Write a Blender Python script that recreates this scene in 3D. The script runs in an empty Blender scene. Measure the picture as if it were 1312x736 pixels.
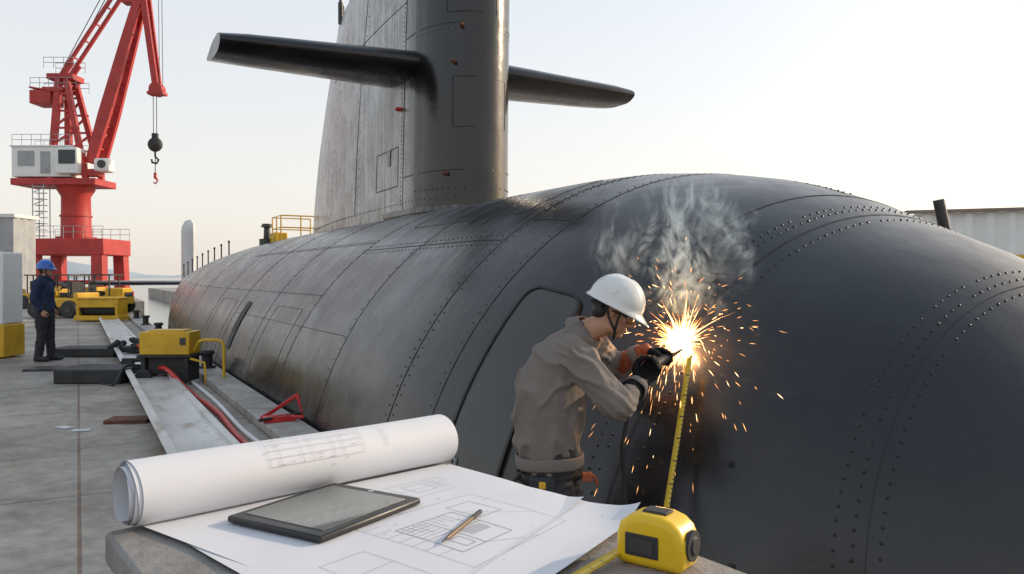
import bpy, bmesh, math, random
from mathutils import Vector, Matrix, noise
R=math.radians
random.seed(7)
V=Vector
scene=bpy.context.scene
YAW=R(28.6)
D=Matrix.Rotation(YAW,4,'Z')
I4=Matrix.Identity(4)
WM={}
# ---------------------------------------------------------------- builder
class B:
    def __init__(s,M=None): s.v=[];s.f=[];s.mi=[];s.cur=0;s.M=M
    def add(s,vs,fs):
        o=len(s.v)
        for p in vs:
            p=V(p); s.v.append(s.M@p if s.M else p)
        for f in fs: s.f.append([i+o for i in f]); s.mi.append(s.cur)
    def box(s,c,d,rot=None):
        c=V(c);x,y,z=d[0]/2,d[1]/2,d[2]/2
        vs=[V(p) for p in((-x,-y,-z),(x,-y,-z),(x,y,-z),(-x,y,-z),(-x,-y,z),(x,-y,z),(x,y,z),(-x,y,z))]
        if rot: vs=[rot@p for p in vs]
        s.add([c+p for p in vs],[(0,3,2,1),(4,5,6,7),(0,1,5,4),(1,2,6,5),(2,3,7,6),(3,0,4,7)])
    def beam(s,p,q,w,h,up=(0,0,1)):
        p=V(p);q=V(q);t=(q-p).normalized();u=V(up)
        if abs(t.dot(u))>.95:u=V((0,1,0))
        r=t.cross(u).normalized();u=r.cross(t)
        vs=[]
        for c in(p,q):
            for a,b in((-1,-1),(1,-1),(1,1),(-1,1)): vs.append(c+r*a*w/2+u*b*h/2)
        s.add(vs,[(0,1,2,3),(7,6,5,4),(0,4,5,1),(1,5,6,2),(2,6,7,3),(3,7,4,0)])
    def loft(s,rings,caps=True):
        n=len(rings[0]);vs=[p for r in rings for p in r];fs=[]
        for i in range(len(rings)-1):
            for j in range(n):
                k=(j+1)%n
                fs.append((i*n+j,i*n+k,(i+1)*n+k,(i+1)*n+j))
        if caps:
            fs.append(tuple(range(n))[::-1]);fs.append(tuple(range((len(rings)-1)*n,len(rings)*n)))
        s.add(vs,fs)
    def cyl(s,p,q,r,r2=None,n=16):
        r2=r if r2 is None else r2
        p=V(p);q=V(q);t=(q-p).normalized();u=V((0,0,1)) if abs(t.z)<.9 else V((0,1,0))
        a=t.cross(u).normalized();b=t.cross(a)
        s.loft([[c+(a*math.cos(6.28318*i/n)+b*math.sin(6.28318*i/n))*rr for i in range(n)] for c,rr in((p,r),(q,r2))])
    def tube(s,pts,r,n=8):
        pts=[V(p) for p in pts];rings=[];a=None
        for i,p in enumerate(pts):
            t=(pts[min(i+1,len(pts)-1)]-pts[max(i-1,0)]).normalized()
            if a is None:
                u=V((0,0,1)) if abs(t.z)<.9 else V((0,1,0));a=t.cross(u).normalized()
            else: a=(a-t*a.dot(t)).normalized()
            b=t.cross(a);rr=r[i] if isinstance(r,(list,tuple)) else r
            rings.append([p+(a*math.cos(6.28318*j/n)+b*math.sin(6.28318*j/n))*rr for j in range(n)])
        s.loft(rings)
    def sph(s,c,r,nu=16,nv=10,rot=None):
        if not hasattr(r,'__len__'): r=(r,r,r)
        c=V(c);rings=[]
        for i in range(nv+1):
            ph=math.pi*(i+.02)/(nv+.04)
            ring=[]
            for j in range(nu):
                th=6.28318*j/nu
                p=V((r[0]*math.sin(ph)*math.cos(th),r[1]*math.sin(ph)*math.sin(th),r[2]*math.cos(ph)))
                if rot:p=rot@p
                ring.append(c+p)
            rings.append(ring)
        s.loft(rings)
    def etube(s,pts,rx,ry,side,n=20,sub=5):
        pts=[V(p) for p in pts];k=len(pts)
        def cr(a,i,t):
            g=lambda j:a[max(0,min(k-1,j))]
            p0,p1,p2,p3=g(i-1),g(i),g(i+1),g(i+2)
            return .5*((2*p1)+(p2-p0)*t+(2*p0-5*p1+4*p2-p3)*t*t+(3*p1-p0-3*p2+p3)*t**3)
        P=[];X=[];Y=[]
        for i in range(k-1):
            for j in range(sub):
                t=j/sub;P.append(cr(pts,i,t));X.append(cr(rx,i,t));Y.append(cr(ry,i,t))
        P.append(pts[-1]);X.append(rx[-1]);Y.append(ry[-1])
        T=[(P[min(i+1,len(P)-1)]-P[max(i-1,0)]).normalized() for i in range(len(P))]
        rings=[];side=V(side).normalized()
        def ring(p,t,x,y):
            a=(side-t*side.dot(t))
            a=a.normalized() if a.length>.05 else t.cross(V((0,1,0))).normalized()
            b=t.cross(a)
            return [p+a*math.cos(6.28318*j/n)*x+b*math.sin(6.28318*j/n)*y for j in range(n)]
        m0=min(X[0],Y[0]);m1=min(X[-1],Y[-1])
        for q in(1,.8,.5,.25): 
            c=math.sqrt(max(.0,1-q*q))+.02;rings.append(ring(P[0]-T[0]*m0*q,T[0],X[0]*c,Y[0]*c))
        for i in range(len(P)): rings.append(ring(P[i],T[i],X[i],Y[i]))
        for q in(.25,.5,.8,1):
            c=math.sqrt(max(.0,1-q*q))+.02;rings.append(ring(P[-1]+T[-1]*m1*q,T[-1],X[-1]*c,Y[-1]*c))
        s.loft(rings)
    def prism(s,poly,z0,z1):
        n=len(poly);vs=[(x,y,z0) for x,y in poly]+[(x,y,z1) for x,y in poly]
        s.add(vs,[tuple(range(n))[::-1],tuple(range(n,2*n))]+[(i,(i+1)%n,n+(i+1)%n,n+i) for i in range(n)])
def mesh_from(b,name='m'):
    me=bpy.data.meshes.new(name);me.from_pydata([tuple(p) for p in b.v],[],b.f)
    for p,m in zip(me.polygons,b.mi):p.material_index=m
    bm=bmesh.new();bm.from_mesh(me);bmesh.ops.recalc_face_normals(bm,faces=bm.faces);bm.to_mesh(me);bm.free()
    return me
def place(name,me,mats,parent=None,frame=None,smooth=35,bevel=0,recenter=True,label=None,cat=None,kind=None,group=None):
    frame=frame or I4
    M=frame
    if recenter and len(me.vertices):
        lo=V((1e9,)*3);hi=-lo
        for v in me.vertices:
            for k in range(3): lo[k]=min(lo[k],v.co[k]);hi[k]=max(hi[k],v.co[k])
        c=V(((lo.x+hi.x)/2,(lo.y+hi.y)/2,lo.z));me.transform(Matrix.Translation(-c));M=frame@Matrix.Translation(c)
    if not isinstance(mats,(list,tuple)):mats=[mats]
    for m in mats:me.materials.append(m)
    if smooth is not None:
        me.shade_smooth()
        if smooth<180: me.set_sharp_from_angle(angle=R(smooth))
    o=bpy.data.objects.new(name,me);scene.collection.objects.link(o)
    o.matrix_basis=M;WM[o.name]=M.copy()
    if parent: o.parent=parent;o.matrix_parent_inverse=WM[parent.name].inverted()
    if bevel:
        md=o.modifiers.new('bevel','BEVEL');md.width=bevel;md.segments=2;md.limit_method='ANGLE';md.angle_limit=R(40);md.harden_normals=False
    if label:o['label']=label
    if cat:o['category']=cat
    if kind:o['kind']=kind
    if group:o['group']=group
    return o
def mk(name,b,mats,parent=None,**k): return place(name,mesh_from(b,name),mats,parent,**k)
def root(name,loc,label,cat,group=None):
    o=bpy.data.objects.new(name,None);scene.collection.objects.link(o);o.location=loc;o.empty_display_size=.2
    WM[o.name]=Matrix.Translation(V(loc));o['label']=label;o['category']=cat
    if group:o['group']=group
    return o
def remeshed(b,voxel,smooth=2,disp=None,post=0):
    me=mesh_from(b);o=bpy.data.objects.new('tmp',me);scene.collection.objects.link(o)
    md=o.modifiers.new('r','REMESH');md.mode='VOXEL';md.voxel_size=voxel;md.adaptivity=0
    bpy.context.view_layer.update()
    dg=bpy.context.evaluated_depsgraph_get();m2=bpy.data.meshes.new_from_object(o.evaluated_get(dg))
    bpy.data.objects.remove(o);bpy.data.meshes.remove(me)
    bm=bmesh.new();bm.from_mesh(m2)
    for _ in range(smooth): bmesh.ops.smooth_vert(bm,verts=bm.verts,factor=.5,use_axis_x=True,use_axis_y=True,use_axis_z=True)
    bm.normal_update()
    if disp:
        off=[(v,v.normal*disp(v.co)) for v in bm.verts]
        for v,d in off:v.co+=d
        for _ in range(post): bmesh.ops.smooth_vert(bm,verts=bm.verts,factor=.5,use_axis_x=True,use_axis_y=True,use_axis_z=True)
    bm.to_mesh(m2);bm.free();m2.materials.clear()
    return m2
# ---------------------------------------------------------------- materials
def nodes(name):
    m=bpy.data.materials.new(name);m.use_nodes=True;nt=m.node_tree
    return m,nt,nt.nodes['Principled BSDF'],nt.nodes,nt.links
def c4(c): return (c[0],c[1],c[2],1)
def noise_n(nt,vec,scale,detail=6,rough=.55,dist=0):
    n=nt.nodes.new('ShaderNodeTexNoise');n.inputs['Scale'].default_value=scale;n.inputs['Detail'].default_value=detail
    n.inputs['Roughness'].default_value=rough;n.inputs['Distortion'].default_value=dist
    if vec:nt.links.new(vec,n.inputs['Vector'])
    return n.outputs['Fac']
def ramp_n(nt,fac,stops):
    r=nt.nodes.new('ShaderNodeValToRGB');cr=r.color_ramp
    while len(cr.elements)<len(stops):cr.elements.new(.5)
    for e,(p,c) in zip(cr.elements,stops):e.position=p;e.color=c4(c) if hasattr(c,'__len__') else (c,c,c,1)
    nt.links.new(fac,r.inputs['Fac']);return r.outputs['Color']
def mapping_n(nt,scale=(1,1,1),kind='Object'):
    t=nt.nodes.new('ShaderNodeTexCoord');m=nt.nodes.new('ShaderNodeMapping');m.inputs['Scale'].default_value=scale
    nt.links.new(t.outputs[kind],m.inputs['Vector']);return m.outputs['Vector']
def mix_n(nt,fac,a,b,mode='MIX'):
    m=nt.nodes.new('ShaderNodeMix');m.data_type='RGBA';m.blend_type=mode
    for s,x in((0,fac),(6,a),(7,b)):
        if isinstance(x,(int,float)):m.inputs[s].default_value=x
        elif hasattr(x,'__len__'):m.inputs[s].default_value=c4(x)
        else:nt.links.new(x,m.inputs[s])
    return m.outputs[2]
def math_n(nt,op,a,b=0,clamp=False):
    m=nt.nodes.new('ShaderNodeMath');m.operation=op;m.use_clamp=clamp
    for s,x in((0,a),(1,b)):
        if isinstance(x,(int,float)):m.inputs[s].default_value=x
        else:nt.links.new(x,m.inputs[s])
    return m.outputs[0]
def mr_n(nt,v,a,b,c=0,d=1,smooth=False):
    m=nt.nodes.new('ShaderNodeMapRange')
    if smooth:m.interpolation_type='SMOOTHSTEP'
    for i,x in enumerate((a,b,c,d)):m.inputs[i+1].default_value=x
    nt.links.new(v,m.inputs[0]);return m.outputs[0]
def bump_n(nt,h,strength,dist=.01,normal=None):
    b=nt.nodes.new('ShaderNodeBump');b.inputs['Strength'].default_value=strength;b.inputs['Distance'].default_value=dist
    nt.links.new(h,b.inputs['Height'])
    if normal:nt.links.new(normal,b.inputs['Normal'])
    return b.outputs['Normal']
def mat(name,c1,c2=None,rough=.5,metal=0,scale=3,stretch=(1,1,1),bump=.1,bscale=60,bdist=.003,ramp=(.35,.65),dirt=None,dirtamt=(.55,.75),coat=0,spec=.5):
    m,nt,p,N,L=nodes(name)
    c2=c2 or tuple(x*.75 for x in c1)
    vec=mapping_n(nt,stretch)
    col=ramp_n(nt,noise_n(nt,vec,scale),[(ramp[0],c1),(ramp[1],c2)])
    if dirt:
        f=ramp_n(nt,noise_n(nt,vec,scale*2.3,8,.65),[(dirtamt[0],0),(dirtamt[1],1)])
        col=mix_n(nt,f,col,dirt)
    L.new(col,p.inputs['Base Color'])
    L.new(mr_n(nt,noise_n(nt,vec,scale*3),.3,.7,max(0,rough-.1),min(1,rough+.12)),p.inputs['Roughness'])
    p.inputs['Metallic'].default_value=metal;p.inputs['Coat Weight'].default_value=coat;p.inputs['Specular IOR Level'].default_value=spec
    if bump:
        L.new(bump_n(nt,noise_n(nt,mapping_n(nt),bscale,4),bump,bdist),p.inputs['Normal'])
    return m
def emis(name,c,s):
    m,nt,p,N,L=nodes(name);p.inputs['Base Color'].default_value=c4(c);p.inputs['Emission Color'].default_value=c4(c);p.inputs['Emission Strength'].default_value=s;return m

M_red=mat('crane_red_paint',(.5,.04,.035),(.38,.03,.025),rough=.5,scale=.6,bump=.05,dirt=(.2,.06,.04),dirtamt=(.6,.85))
M_white=mat('white_paint',(.74,.74,.72),(.64,.64,.62),rough=.5,scale=.8,bump=.03,dirt=(.4,.37,.33),dirtamt=(.62,.82))
M_wall=mat('white_corrugated_sheet',(.82,.82,.8),(.74,.74,.72),rough=.5,scale=.5,bump=0)
M_black=mat('black_rubber',(.02,.02,.022),(.035,.035,.035),rough=.65,scale=4)
M_darkmetal=mat('dark_steel',(.05,.05,.055),(.09,.085,.08),rough=.5,metal=.5,scale=5)
M_yellow=mat('yellow_paint',(.72,.43,.02),(.58,.33,.015),rough=.45,scale=3,bump=.08,dirt=(.25,.15,.04),dirtamt=(.6,.8))
M_glass=mat('dark_glass',(.02,.03,.035),(.03,.04,.045),rough=.08,bump=0)
M_grey=mat('grey_paint',(.38,.39,.4),(.3,.31,.32),rough=.55,scale=1.5,dirt=(.2,.16,.12),dirtamt=(.6,.8))
M_fin=mat('fin_grey_paint',(.62,.63,.63),(.5,.51,.52),rough=.45,scale=.8,bump=0)
M_roof=mat('brown_roof_edge',(.2,.15,.12),(.26,.21,.18),rough=.7,scale=.8,bump=0)
M_rust=mat('rusty_steel',(.16,.06,.03),(.09,.04,.025),rough=.85,scale=6,bump=.5,bscale=50)
M_redp=mat('red_plastic',(.6,.03,.02),(.5,.02,.02),rough=.4,scale=4)
M_steel=mat('weathered_galvanised_steel',(.72,.71,.68),(.55,.54,.51),rough=.42,metal=.1,scale=1.6,stretch=(1,.4,1),dirt=(.3,.23,.16),dirtamt=(.52,.72),bump=.25,bscale=25)
M_cable=mat('steel_cable',(.04,.04,.04),rough=.6,bump=0)

def concrete(name,base=(.42,.38,.325),bricks=True):
    m,nt,p,N,L=nodes(name);vec=mapping_n(nt)
    col=ramp_n(nt,noise_n(nt,vec,.35,8,.6),[(.3,tuple(x*.68 for x in base)),(.5,base),(.7,tuple(x*1.25 for x in base))])
    fine=ramp_n(nt,noise_n(nt,vec,5,10,.75),[(.35,(.48,.47,.46)),(.6,(1,1,1))])
    col=mix_n(nt,.8,col,fine,'MULTIPLY')
    st=ramp_n(nt,noise_n(nt,vec,.8,10,.7,.6),[(.5,0),(.62,1)])
    col=mix_n(nt,math_n(nt,'MULTIPLY',st,.5),col,(.16,.125,.095))
    ru=ramp_n(nt,noise_n(nt,mapping_n(nt,(.7,3,1)),.7,9,.7,.4),[(.57,0),(.66,1)])
    col=mix_n(nt,math_n(nt,'MULTIPLY',ru,.4),col,(.36,.2,.1))
    h=noise_n(nt,vec,22,8,.7)
    nrm=bump_n(nt,h,.7,.014)
    if bricks:
        bt=N.new('ShaderNodeTexBrick');bt.inputs['Scale'].default_value=1;bt.inputs['Mortar Size'].default_value=.012
        bt.inputs['Brick Width'].default_value=26;bt.inputs['Row Height'].default_value=3.1;bt.offset=0
        bt.inputs['Color1'].default_value=(1,1,1,1);bt.inputs['Color2'].default_value=(.78,.79,.8,1);bt.inputs['Mortar'].default_value=(.45,.3,.2,1)
        L.new(vec,bt.inputs['Vector']);col=mix_n(nt,.85,col,bt.outputs['Color'],'MULTIPLY')
        nrm=bump_n(nt,bt.outputs['Fac'],-.6,.02,nrm)
    L.new(col,p.inputs['Base Color']);L.new(nrm,p.inputs['Normal'])
    L.new(mr_n(nt,noise_n(nt,vec,.6,5),.35,.65,.4,.8),p.inputs['Roughness'])
    return m
M_conc=concrete('dock_concrete');M_conc2=concrete('kerb_concrete',(.46,.43,.39),False)
M_bench=concrete('bench_concrete',(.27,.26,.25),False)

def subpaint(name,light,lmin,lmax,patch=.6,axis=1,rough=(.17,.34),zmask=None,dark=1.0,brown=.4,spec=.5,cloud=True):
    m,nt,p,N,L=nodes(name)
    tc=N.new('ShaderNodeTexCoord');sx=N.new('ShaderNodeSeparateXYZ');L.new(tc.outputs['Object'],sx.inputs[0])
    vec=mapping_n(nt);streak=mapping_n(nt,(1,7.5,.2))
    base=ramp_n(nt,noise_n(nt,vec,1.1,8,.65),[(.3,(.004*dark,.005*dark,.0065*dark)),(.55,(.0075*dark,.0085*dark,.0105*dark)),(.78,(.016,.0175,.02))])
    scr=ramp_n(nt,noise_n(nt,mapping_n(nt,(3,1,6)),3,12,.8,.8),[(.57,0),(.68,1)])
    base=mix_n(nt,math_n(nt,'MULTIPLY',scr,.3),base,(.06,.055,.05))
    br=ramp_n(nt,noise_n(nt,vec,.7,7,.65,.4),[(.46,0),(.64,1)])
    base=mix_n(nt,math_n(nt,'MULTIPLY',br,brown),base,(.04,.025,.017))
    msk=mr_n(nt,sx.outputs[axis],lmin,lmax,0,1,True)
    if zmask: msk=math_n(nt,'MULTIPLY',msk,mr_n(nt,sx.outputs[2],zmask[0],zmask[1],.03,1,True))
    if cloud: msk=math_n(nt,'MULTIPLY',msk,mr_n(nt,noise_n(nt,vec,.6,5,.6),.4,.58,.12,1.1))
    p1=ramp_n(nt,noise_n(nt,vec,1.5,12,.8,.3),[(.45,0),(.57,1)])
    p2=ramp_n(nt,noise_n(nt,streak,1.6,12,.8),[(.44,0),(.6,1)])
    f=math_n(nt,'MULTIPLY',math_n(nt,'MULTIPLY',math_n(nt,'ADD',math_n(nt,'MULTIPLY',p1,.35),math_n(nt,'MULTIPLY',p2,.65)),patch),msk,True)
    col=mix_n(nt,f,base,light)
    L.new(col,p.inputs['Base Color'])
    rr=mr_n(nt,noise_n(nt,vec,2.5,10,.7),.3,.7,rough[0],rough[1])
    L.new(math_n(nt,'ADD',rr,math_n(nt,'MULTIPLY',f,.08)),p.inputs['Roughness'])
    h=math_n(nt,'ADD',noise_n(nt,vec,1.2,3),math_n(nt,'MULTIPLY',noise_n(nt,vec,14,8,.7),.08))
    L.new(bump_n(nt,h,.32,.05),p.inputs['Normal']);p.inputs['Specular IOR Level'].default_value=spec
    return m
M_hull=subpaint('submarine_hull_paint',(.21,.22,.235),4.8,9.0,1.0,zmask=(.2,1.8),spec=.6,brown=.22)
M_sail=subpaint('submarine_sail_paint',(.44,.445,.44),10.9,11.4,1.5,rough=(.13,.26),brown=.35,cloud=False,spec=.6)
M_plane=subpaint('diving_plane_paint',(.05,.05,.055),0,1,.3)
M_seam=mat('seam_dark_steel',(.005,.005,.005),(.012,.011,.011),rough=.45,scale=3)
M_rivet=mat('rivet_steel',(.022,.021,.02),(.01,.01,.01),rough=.35,metal=.3,scale=6,bump=0)
M_hatch=mat('hatch_paint',(.04,.04,.038),(.028,.028,.027),rough=.24,scale=1.2,bump=.05,bscale=6,bdist=.02,spec=.6)

# ---------------------------------------------------------------- submarine
X0,RR,Z0,B0,LB=5.04,3.15,-.66,6.48,5.22
def hr(b):
    if b<B0:
        x=(B0-b)/LB
        return RR*math.sqrt(max(0,1-x*x))*(1-.022*math.exp(-((x-.57)/.12)**2))
    if b<17: return RR
    return max(.02,RR*(1-((b-17)/29)**1.6))
def hz(b): return Z0 if b<17 else Z0+1.9*((b-17)/29)**1.5
def hp(b,th):
    r=hr(b);return V((X0-r*math.cos(th),b,hz(b)+r*math.sin(th)))
def nrm(surf,u,v,e=1e-3):
    du=surf(u+e,v)-surf(u-e,v);dv=surf(u,v+e)-surf(u,v-e);return dv.cross(du).normalized()
def hn(b,th):
    n=nrm(hp,b,th)
    c=V((X0,b,hz(b)))
    return n if n.dot(hp(b,th)-c)>0 else -n
sub=root('submarine',D@V((X0,22,-3.8)),'large black submarine with tall sail moored beside the concrete dock','submarine')
b=B();rings=[];bs=[1.262]+[B0-LB*math.cos(R(a)) for a in range(4,90,2)]+[B0+i*.75 for i in range(0,14)]+[17+29*i/30 for i in range(0,31)]
for bb in bs:
    rings.append([hp(bb,R(i*360/128)) for i in range(128)])
b.loft(rings)
mk('hull',b,M_hull,sub,frame=D,smooth=180,recenter=False)
def rivet(b,p,n,r=.014):
    a=n.orthogonal().normalized();c=n.cross(a);k=7
    r0=[p+(a*math.cos(6.283*j/k)+c*math.sin(6.283*j/k))*r-n*.003 for j in range(k)]
    r1=[p+(a*math.cos(6.283*j/k)+c*math.sin(6.283*j/k))*r*.7+n*r*.4 for j in range(k)]
    vs=r0+r1+[p+n*r*.55];fs=[(j,(j+1)%k,k+(j+1)%k,k+j) for j in range(k)]+[(k+j,k+(j+1)%k,2*k) for j in range(k)]
    b.add(vs,fs)
def ribbon(b,surf,nf,uv,w,off,closed=False):
    P=[surf(*q) for q in uv];Nn=[nf(*q) for q in uv];n=len(P);L_=[];
    for i in range(n):
        if closed:t=P[(i+1)%n]-P[i-1]
        else:t=P[min(i+1,n-1)]-P[max(i-1,0)]
        s=Nn[i].cross(t).normalized()*w/2;L_+=[P[i]-s-Nn[i]*.002,P[i]-s*.8+Nn[i]*off,P[i]+s*.8+Nn[i]*off,P[i]+s-Nn[i]*.002]
    fs=[]
    for i in range(n if closed else n-1):
        k=(i+1)%n
        for j in range(3):fs.append((i*4+j,i*4+j+1,k*4+j+1,k*4+j))
    b.add(L_,fs)
def ring_seam(bb,rows,t0=-20,t1=150,w=.012,sp=.1,rr=.0095,bf=None):
    b=B();bf=bf or (lambda t:0)
    if w:ribbon(b,hp,hn,[(bb+bf(t),R(t)) for t in [t0+(t1-t0)*i/90 for i in range(91)]],w,.003)
    b.cur=1
    for r_ in rows:
        x=bb+r_;rad=hr(x);n=int(rad*R(t1-t0)/sp)
        for i in range(n):
            if random.random()<.03:continue
            td=t0+(t1-t0)*(i+.5)/n;th=R(td);xx=x+bf(td);rivet(b,hp(xx,th),hn(xx,th),rr*random.uniform(.88,1.1))
    mk('riveted_seam',b,[M_seam,M_rivet],sub,frame=D,smooth=60,recenter=False)
ring_seam(2.3,(-.05,.05,.12),sp=.065,rr=.0105,w=.007,bf=lambda t:.33*math.sin(R(max(0,min(90,t*1.15)))))
ring_seam(3.66,(-.1,.1,.16),sp=.07,w=.018,rr=.0115)
ring_seam(4.08,(),w=.008)
ring_seam(5.25,(.06,),sp=.085,rr=.008)
ring_seam(5.85,(-.06,.06),sp=.08,rr=.0095)
for x in(7.6,9.4,11.6,13.9,16.2,19,22,25.5,29): ring_seam(x,(.07,) if x<15 else (),sp=.11,rr=.009,w=.011)
def long_seam(th,b0,b1,rows=(0.02,),w=.01,sp=.1,rr=.0105):
    b=B();ribbon(b,hp,hn,[(b0+(b1-b0)*i/60,R(th)) for i in range(61)],w,.003);b.cur=1
    for r_ in rows:
        n=int((b1-b0)/sp)
        for i in range(n):
            x=b0+(i+.5)*(b1-b0)/n;rivet(b,hp(x,R(th)+r_),hn(x,R(th)+r_),rr)
    mk('riveted_seam',b,[M_seam,M_rivet],sub,frame=D,smooth=60,recenter=False)
long_seam(52,5.9,9.4,(.02,-.02));long_seam(55,9.4,17,(.015,));long_seam(30,7.6,13.9,());long_seam(94,4.2,9.9,(.02,.05),sp=.12,rr=.014)
long_seam(38,9.4,25,());long_seam(58,5.3,5.8,(.02,),sp=.08)
def rpatch(b,surf,nf,u0,u1,v0,v1,fu,fv,cr,off,nu=22):
    W=(u1-u0)*fu;H=(v1-v0)*fv;vs=[];fs=[];nv=14
    for i in range(nu+1):
        x=W*(.5-.5*math.cos(math.pi*i/nu));d=min(x,W-x)
        ins=cr-math.sqrt(max(0,cr*cr-(cr-d)**2)) if d<cr else 0
        for j in range(nv+1):
            y=ins+(H-2*ins)*j/nv
            u=u0+x/fu;v=v0+y/fv;vs.append(surf(u,v)+nf(u,v)*off)
    for i in range(nu):
        for j in range(nv):
            k=i*(nv+1)+j;fs.append((k,k+1,k+nv+2,k+nv+1))
    b.add(vs,fs)
def rrect(u0,u1,v0,v1,fu,fv,cr):
    W=(u1-u0)*fu;H=(v1-v0)*fv;pts=[]
    for cx,cy,a0 in((W-cr,H-cr,0),(cr,H-cr,90),(cr,cr,180),(W-cr,cr,270)):
        for k in range(7):
            a=R(a0+15*k);pts.append((cx+cr*math.cos(a),cy+cr*math.sin(a)))
    out=[]
    for i,p in enumerate(pts):
        q=pts[(i+1)%len(pts)];n=max(1,int(math.hypot(q[0]-p[0],q[1]-p[1])/.08))
        for k in range(n): out.append((p[0]+(q[0]-p[0])*k/n,p[1]+(q[1]-p[1])*k/n))
    return [(u0+x/fu,v0+y/fv) for x,y in out]
HB0,HB1,HT0,HT1=4.4,4.95,R(4),R(44)
hb=B();rpatch(hb,hp,hn,HB0,HB1,HT0,HT1,1.05,2.95,.13,.014)
hatch=mk('hatch_door',hb,M_hatch,sub,frame=D,smooth=180,recenter=False,label='flush rounded access hatch in the hull side')
hb=B();ribbon(hb,hp,hn,rrect(HB0,HB1,HT0,HT1,1.05,2.95,.13),.026,.024,True);mk('hatch_rim',hb,M_seam,hatch,frame=D,recenter=False)
hb=B();ribbon(hb,hp,hn,rrect(4.8,4.845,R(14),R(18.5),1.05,2.95,.018),.014,.03,True);mk('handle',hb,M_grey,hatch,frame=D,recenter=False)
hb=B();rpatch(hb,hp,hn,13.0,13.35,R(19),R(34),1,3.15,.06,.012);mk('flood_opening',hb,M_black,sub,frame=D,smooth=180,recenter=False)
for (u0,u1,v0,v1) in((9.8,11.2,R(12),R(34)),(14.3,15.8,R(12),R(34)),(6.15,8.8,R(60),R(78))):
    hb=B();ribbon(hb,hp,hn,rrect(u0,u1,v0,v1,1,3,.08),.01,.003,True);mk('panel_outline',hb,M_seam,sub,frame=D,recenter=False)
for q in((2.95,R(18)),(2.7,R(8)),(3.1,R(30)),(2.1,R(20))):
    hb=B();p=hp(*q);n=hn(*q);hb.tube([p-n*.01,p+n*.01,p+n*.0101,p+n*.018],[.02,.02,.012,.011],14)
    mk('hull_fitting',hb,M_rivet,sub,frame=D,recenter=False)
# sail
BN,W0=10.0,.68
def bt(z): return 19.3-2.3*max(0,(z-2.3)/4.66)**1.6
ZT=6.96
def sp(t,z):
    s=abs(t);sg=-1 if t<0 else 1;t0=.1
    if s<t0: w=W0*math.sqrt(max(0,1-(1-s/t0)**2))
    else: w=W0*(1-((s-t0)/(1-t0))**1.9)+.02
    return V((X0+sg*w,BN+.12*max(0,z-6.2)**2+s*(bt(z)-BN),z))
def sn(t,z):
    n=nrm(sp,t,z,5e-4);c=V((X0,sp(t,z).y+.3,z))
    return n if n.dot(sp(t,z)-c)>0 else -n
ts=[-1,-.9,-.8,-.7,-.6,-.5,-.4,-.3,-.25,-.2,-.16,-.13,-.11]+[-.1*(1-math.sin(R(a))) for a in range(0,90,6)]
ts=ts+[0]+[-t for t in reversed(ts)]
b=B();rings=[]
for z in(1.6,2.2,2.5,3,3.5,4,4.5,5,5.5,6,6.5,6.85): rings.append([sp(t,z) for t in ts])
rings.append([sp(t,ZT)*1.0+V(((X0-sp(t,ZT).x)*.12,.04,0)) for t in ts])
b.loft(rings)
sail=mk('sail',b,M_sail,sub,frame=D,smooth=50,recenter=False)
def sline(uv,w=.014,closed=False):
    b=B();ribbon(b,sp,sn,uv,w,.005,closed);mk('panel_outline',b,M_seam,sail,frame=D,recenter=False)
sline([(-.155,2.5+4.4*i/20) for i in range(21)],.024)
for z in(5.05,3.0,5.95):sline([(t,z) for t in [-.155+.012*i for i in range(22)]],.02)
def srect(t0,t1,z0,z1,w=.02):
    n=8;pts=[(t0+(t1-t0)*i/n,z0) for i in range(n)]+[(t1,z0+(z1-z0)*i/n) for i in range(n)]+[(t1+(t0-t1)*i/n,z1) for i in range(n)]+[(t0,z1+(z0-z1)*i/n) for i in range(n)]
    sline(pts,w,True)
srect(-.03,.004,5.2,5.75);srect(-.022,.016,3.6,4.3);srect(-.3,-.18,2.9,3.5)
sline([(-.155-.04*i,5.6) for i in range(18)],.012);sline([(-.45,2.6+4.2*i/20) for i in range(21)],.012)
b=B();rpatch(b,sp,sn,-.235,-.22,3.25,3.5,9,1,.02,.012);mk('sail_port',b,M_glass,sail,frame=D,recenter=False)
b=B()
for i in range(60): rivet(b,sp(-.165,2.6+4.2*i/60),sn(-.165,2.6+4.2*i/60),.013)
for i in range(70):
    t=-.95+i*.0135;rivet(b,sp(t,2.62),sn(t,2.62),.014)
for i in range(24):
    t=-.1+i*.009;rivet(b,sp(t,2.75),sn(t,2.75),.014);rivet(b,sp(t,4.98),sn(t,4.98),.011)
for i in range(26):
    z=2.8+i*.16;rivet(b,sp(-.43,z),sn(-.43,z),.013);rivet(b,sp(-.7,z),sn(-.7,z),.013)
mk('rivet_row',b,M_rivet,sail,frame=D,recenter=False,kind='stuff')
for (t,z) in((-.17,4.05),(-.14,5.75),(-.2,5.85),(-.02,4.5),(-.03,2.95),(-.1,5.7),(-.012,5.0)):
    b=B();p=sp(t,z);n=sn(t,z);b.tube([p,p+n*.06,p+n*.085,p+n*.1],[.032,.032,.024,.006],12)
    mk('signal_lamp',b,M_redp if t<-.12 else M_rust,sail,frame=D)
b=B();ribbon(b,sp,sn,[(t,2.47) for t in ts[8:-8]],.1,.03);mk('sail_base_flange',b,M_hull,sail,frame=D,recenter=False)
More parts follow.
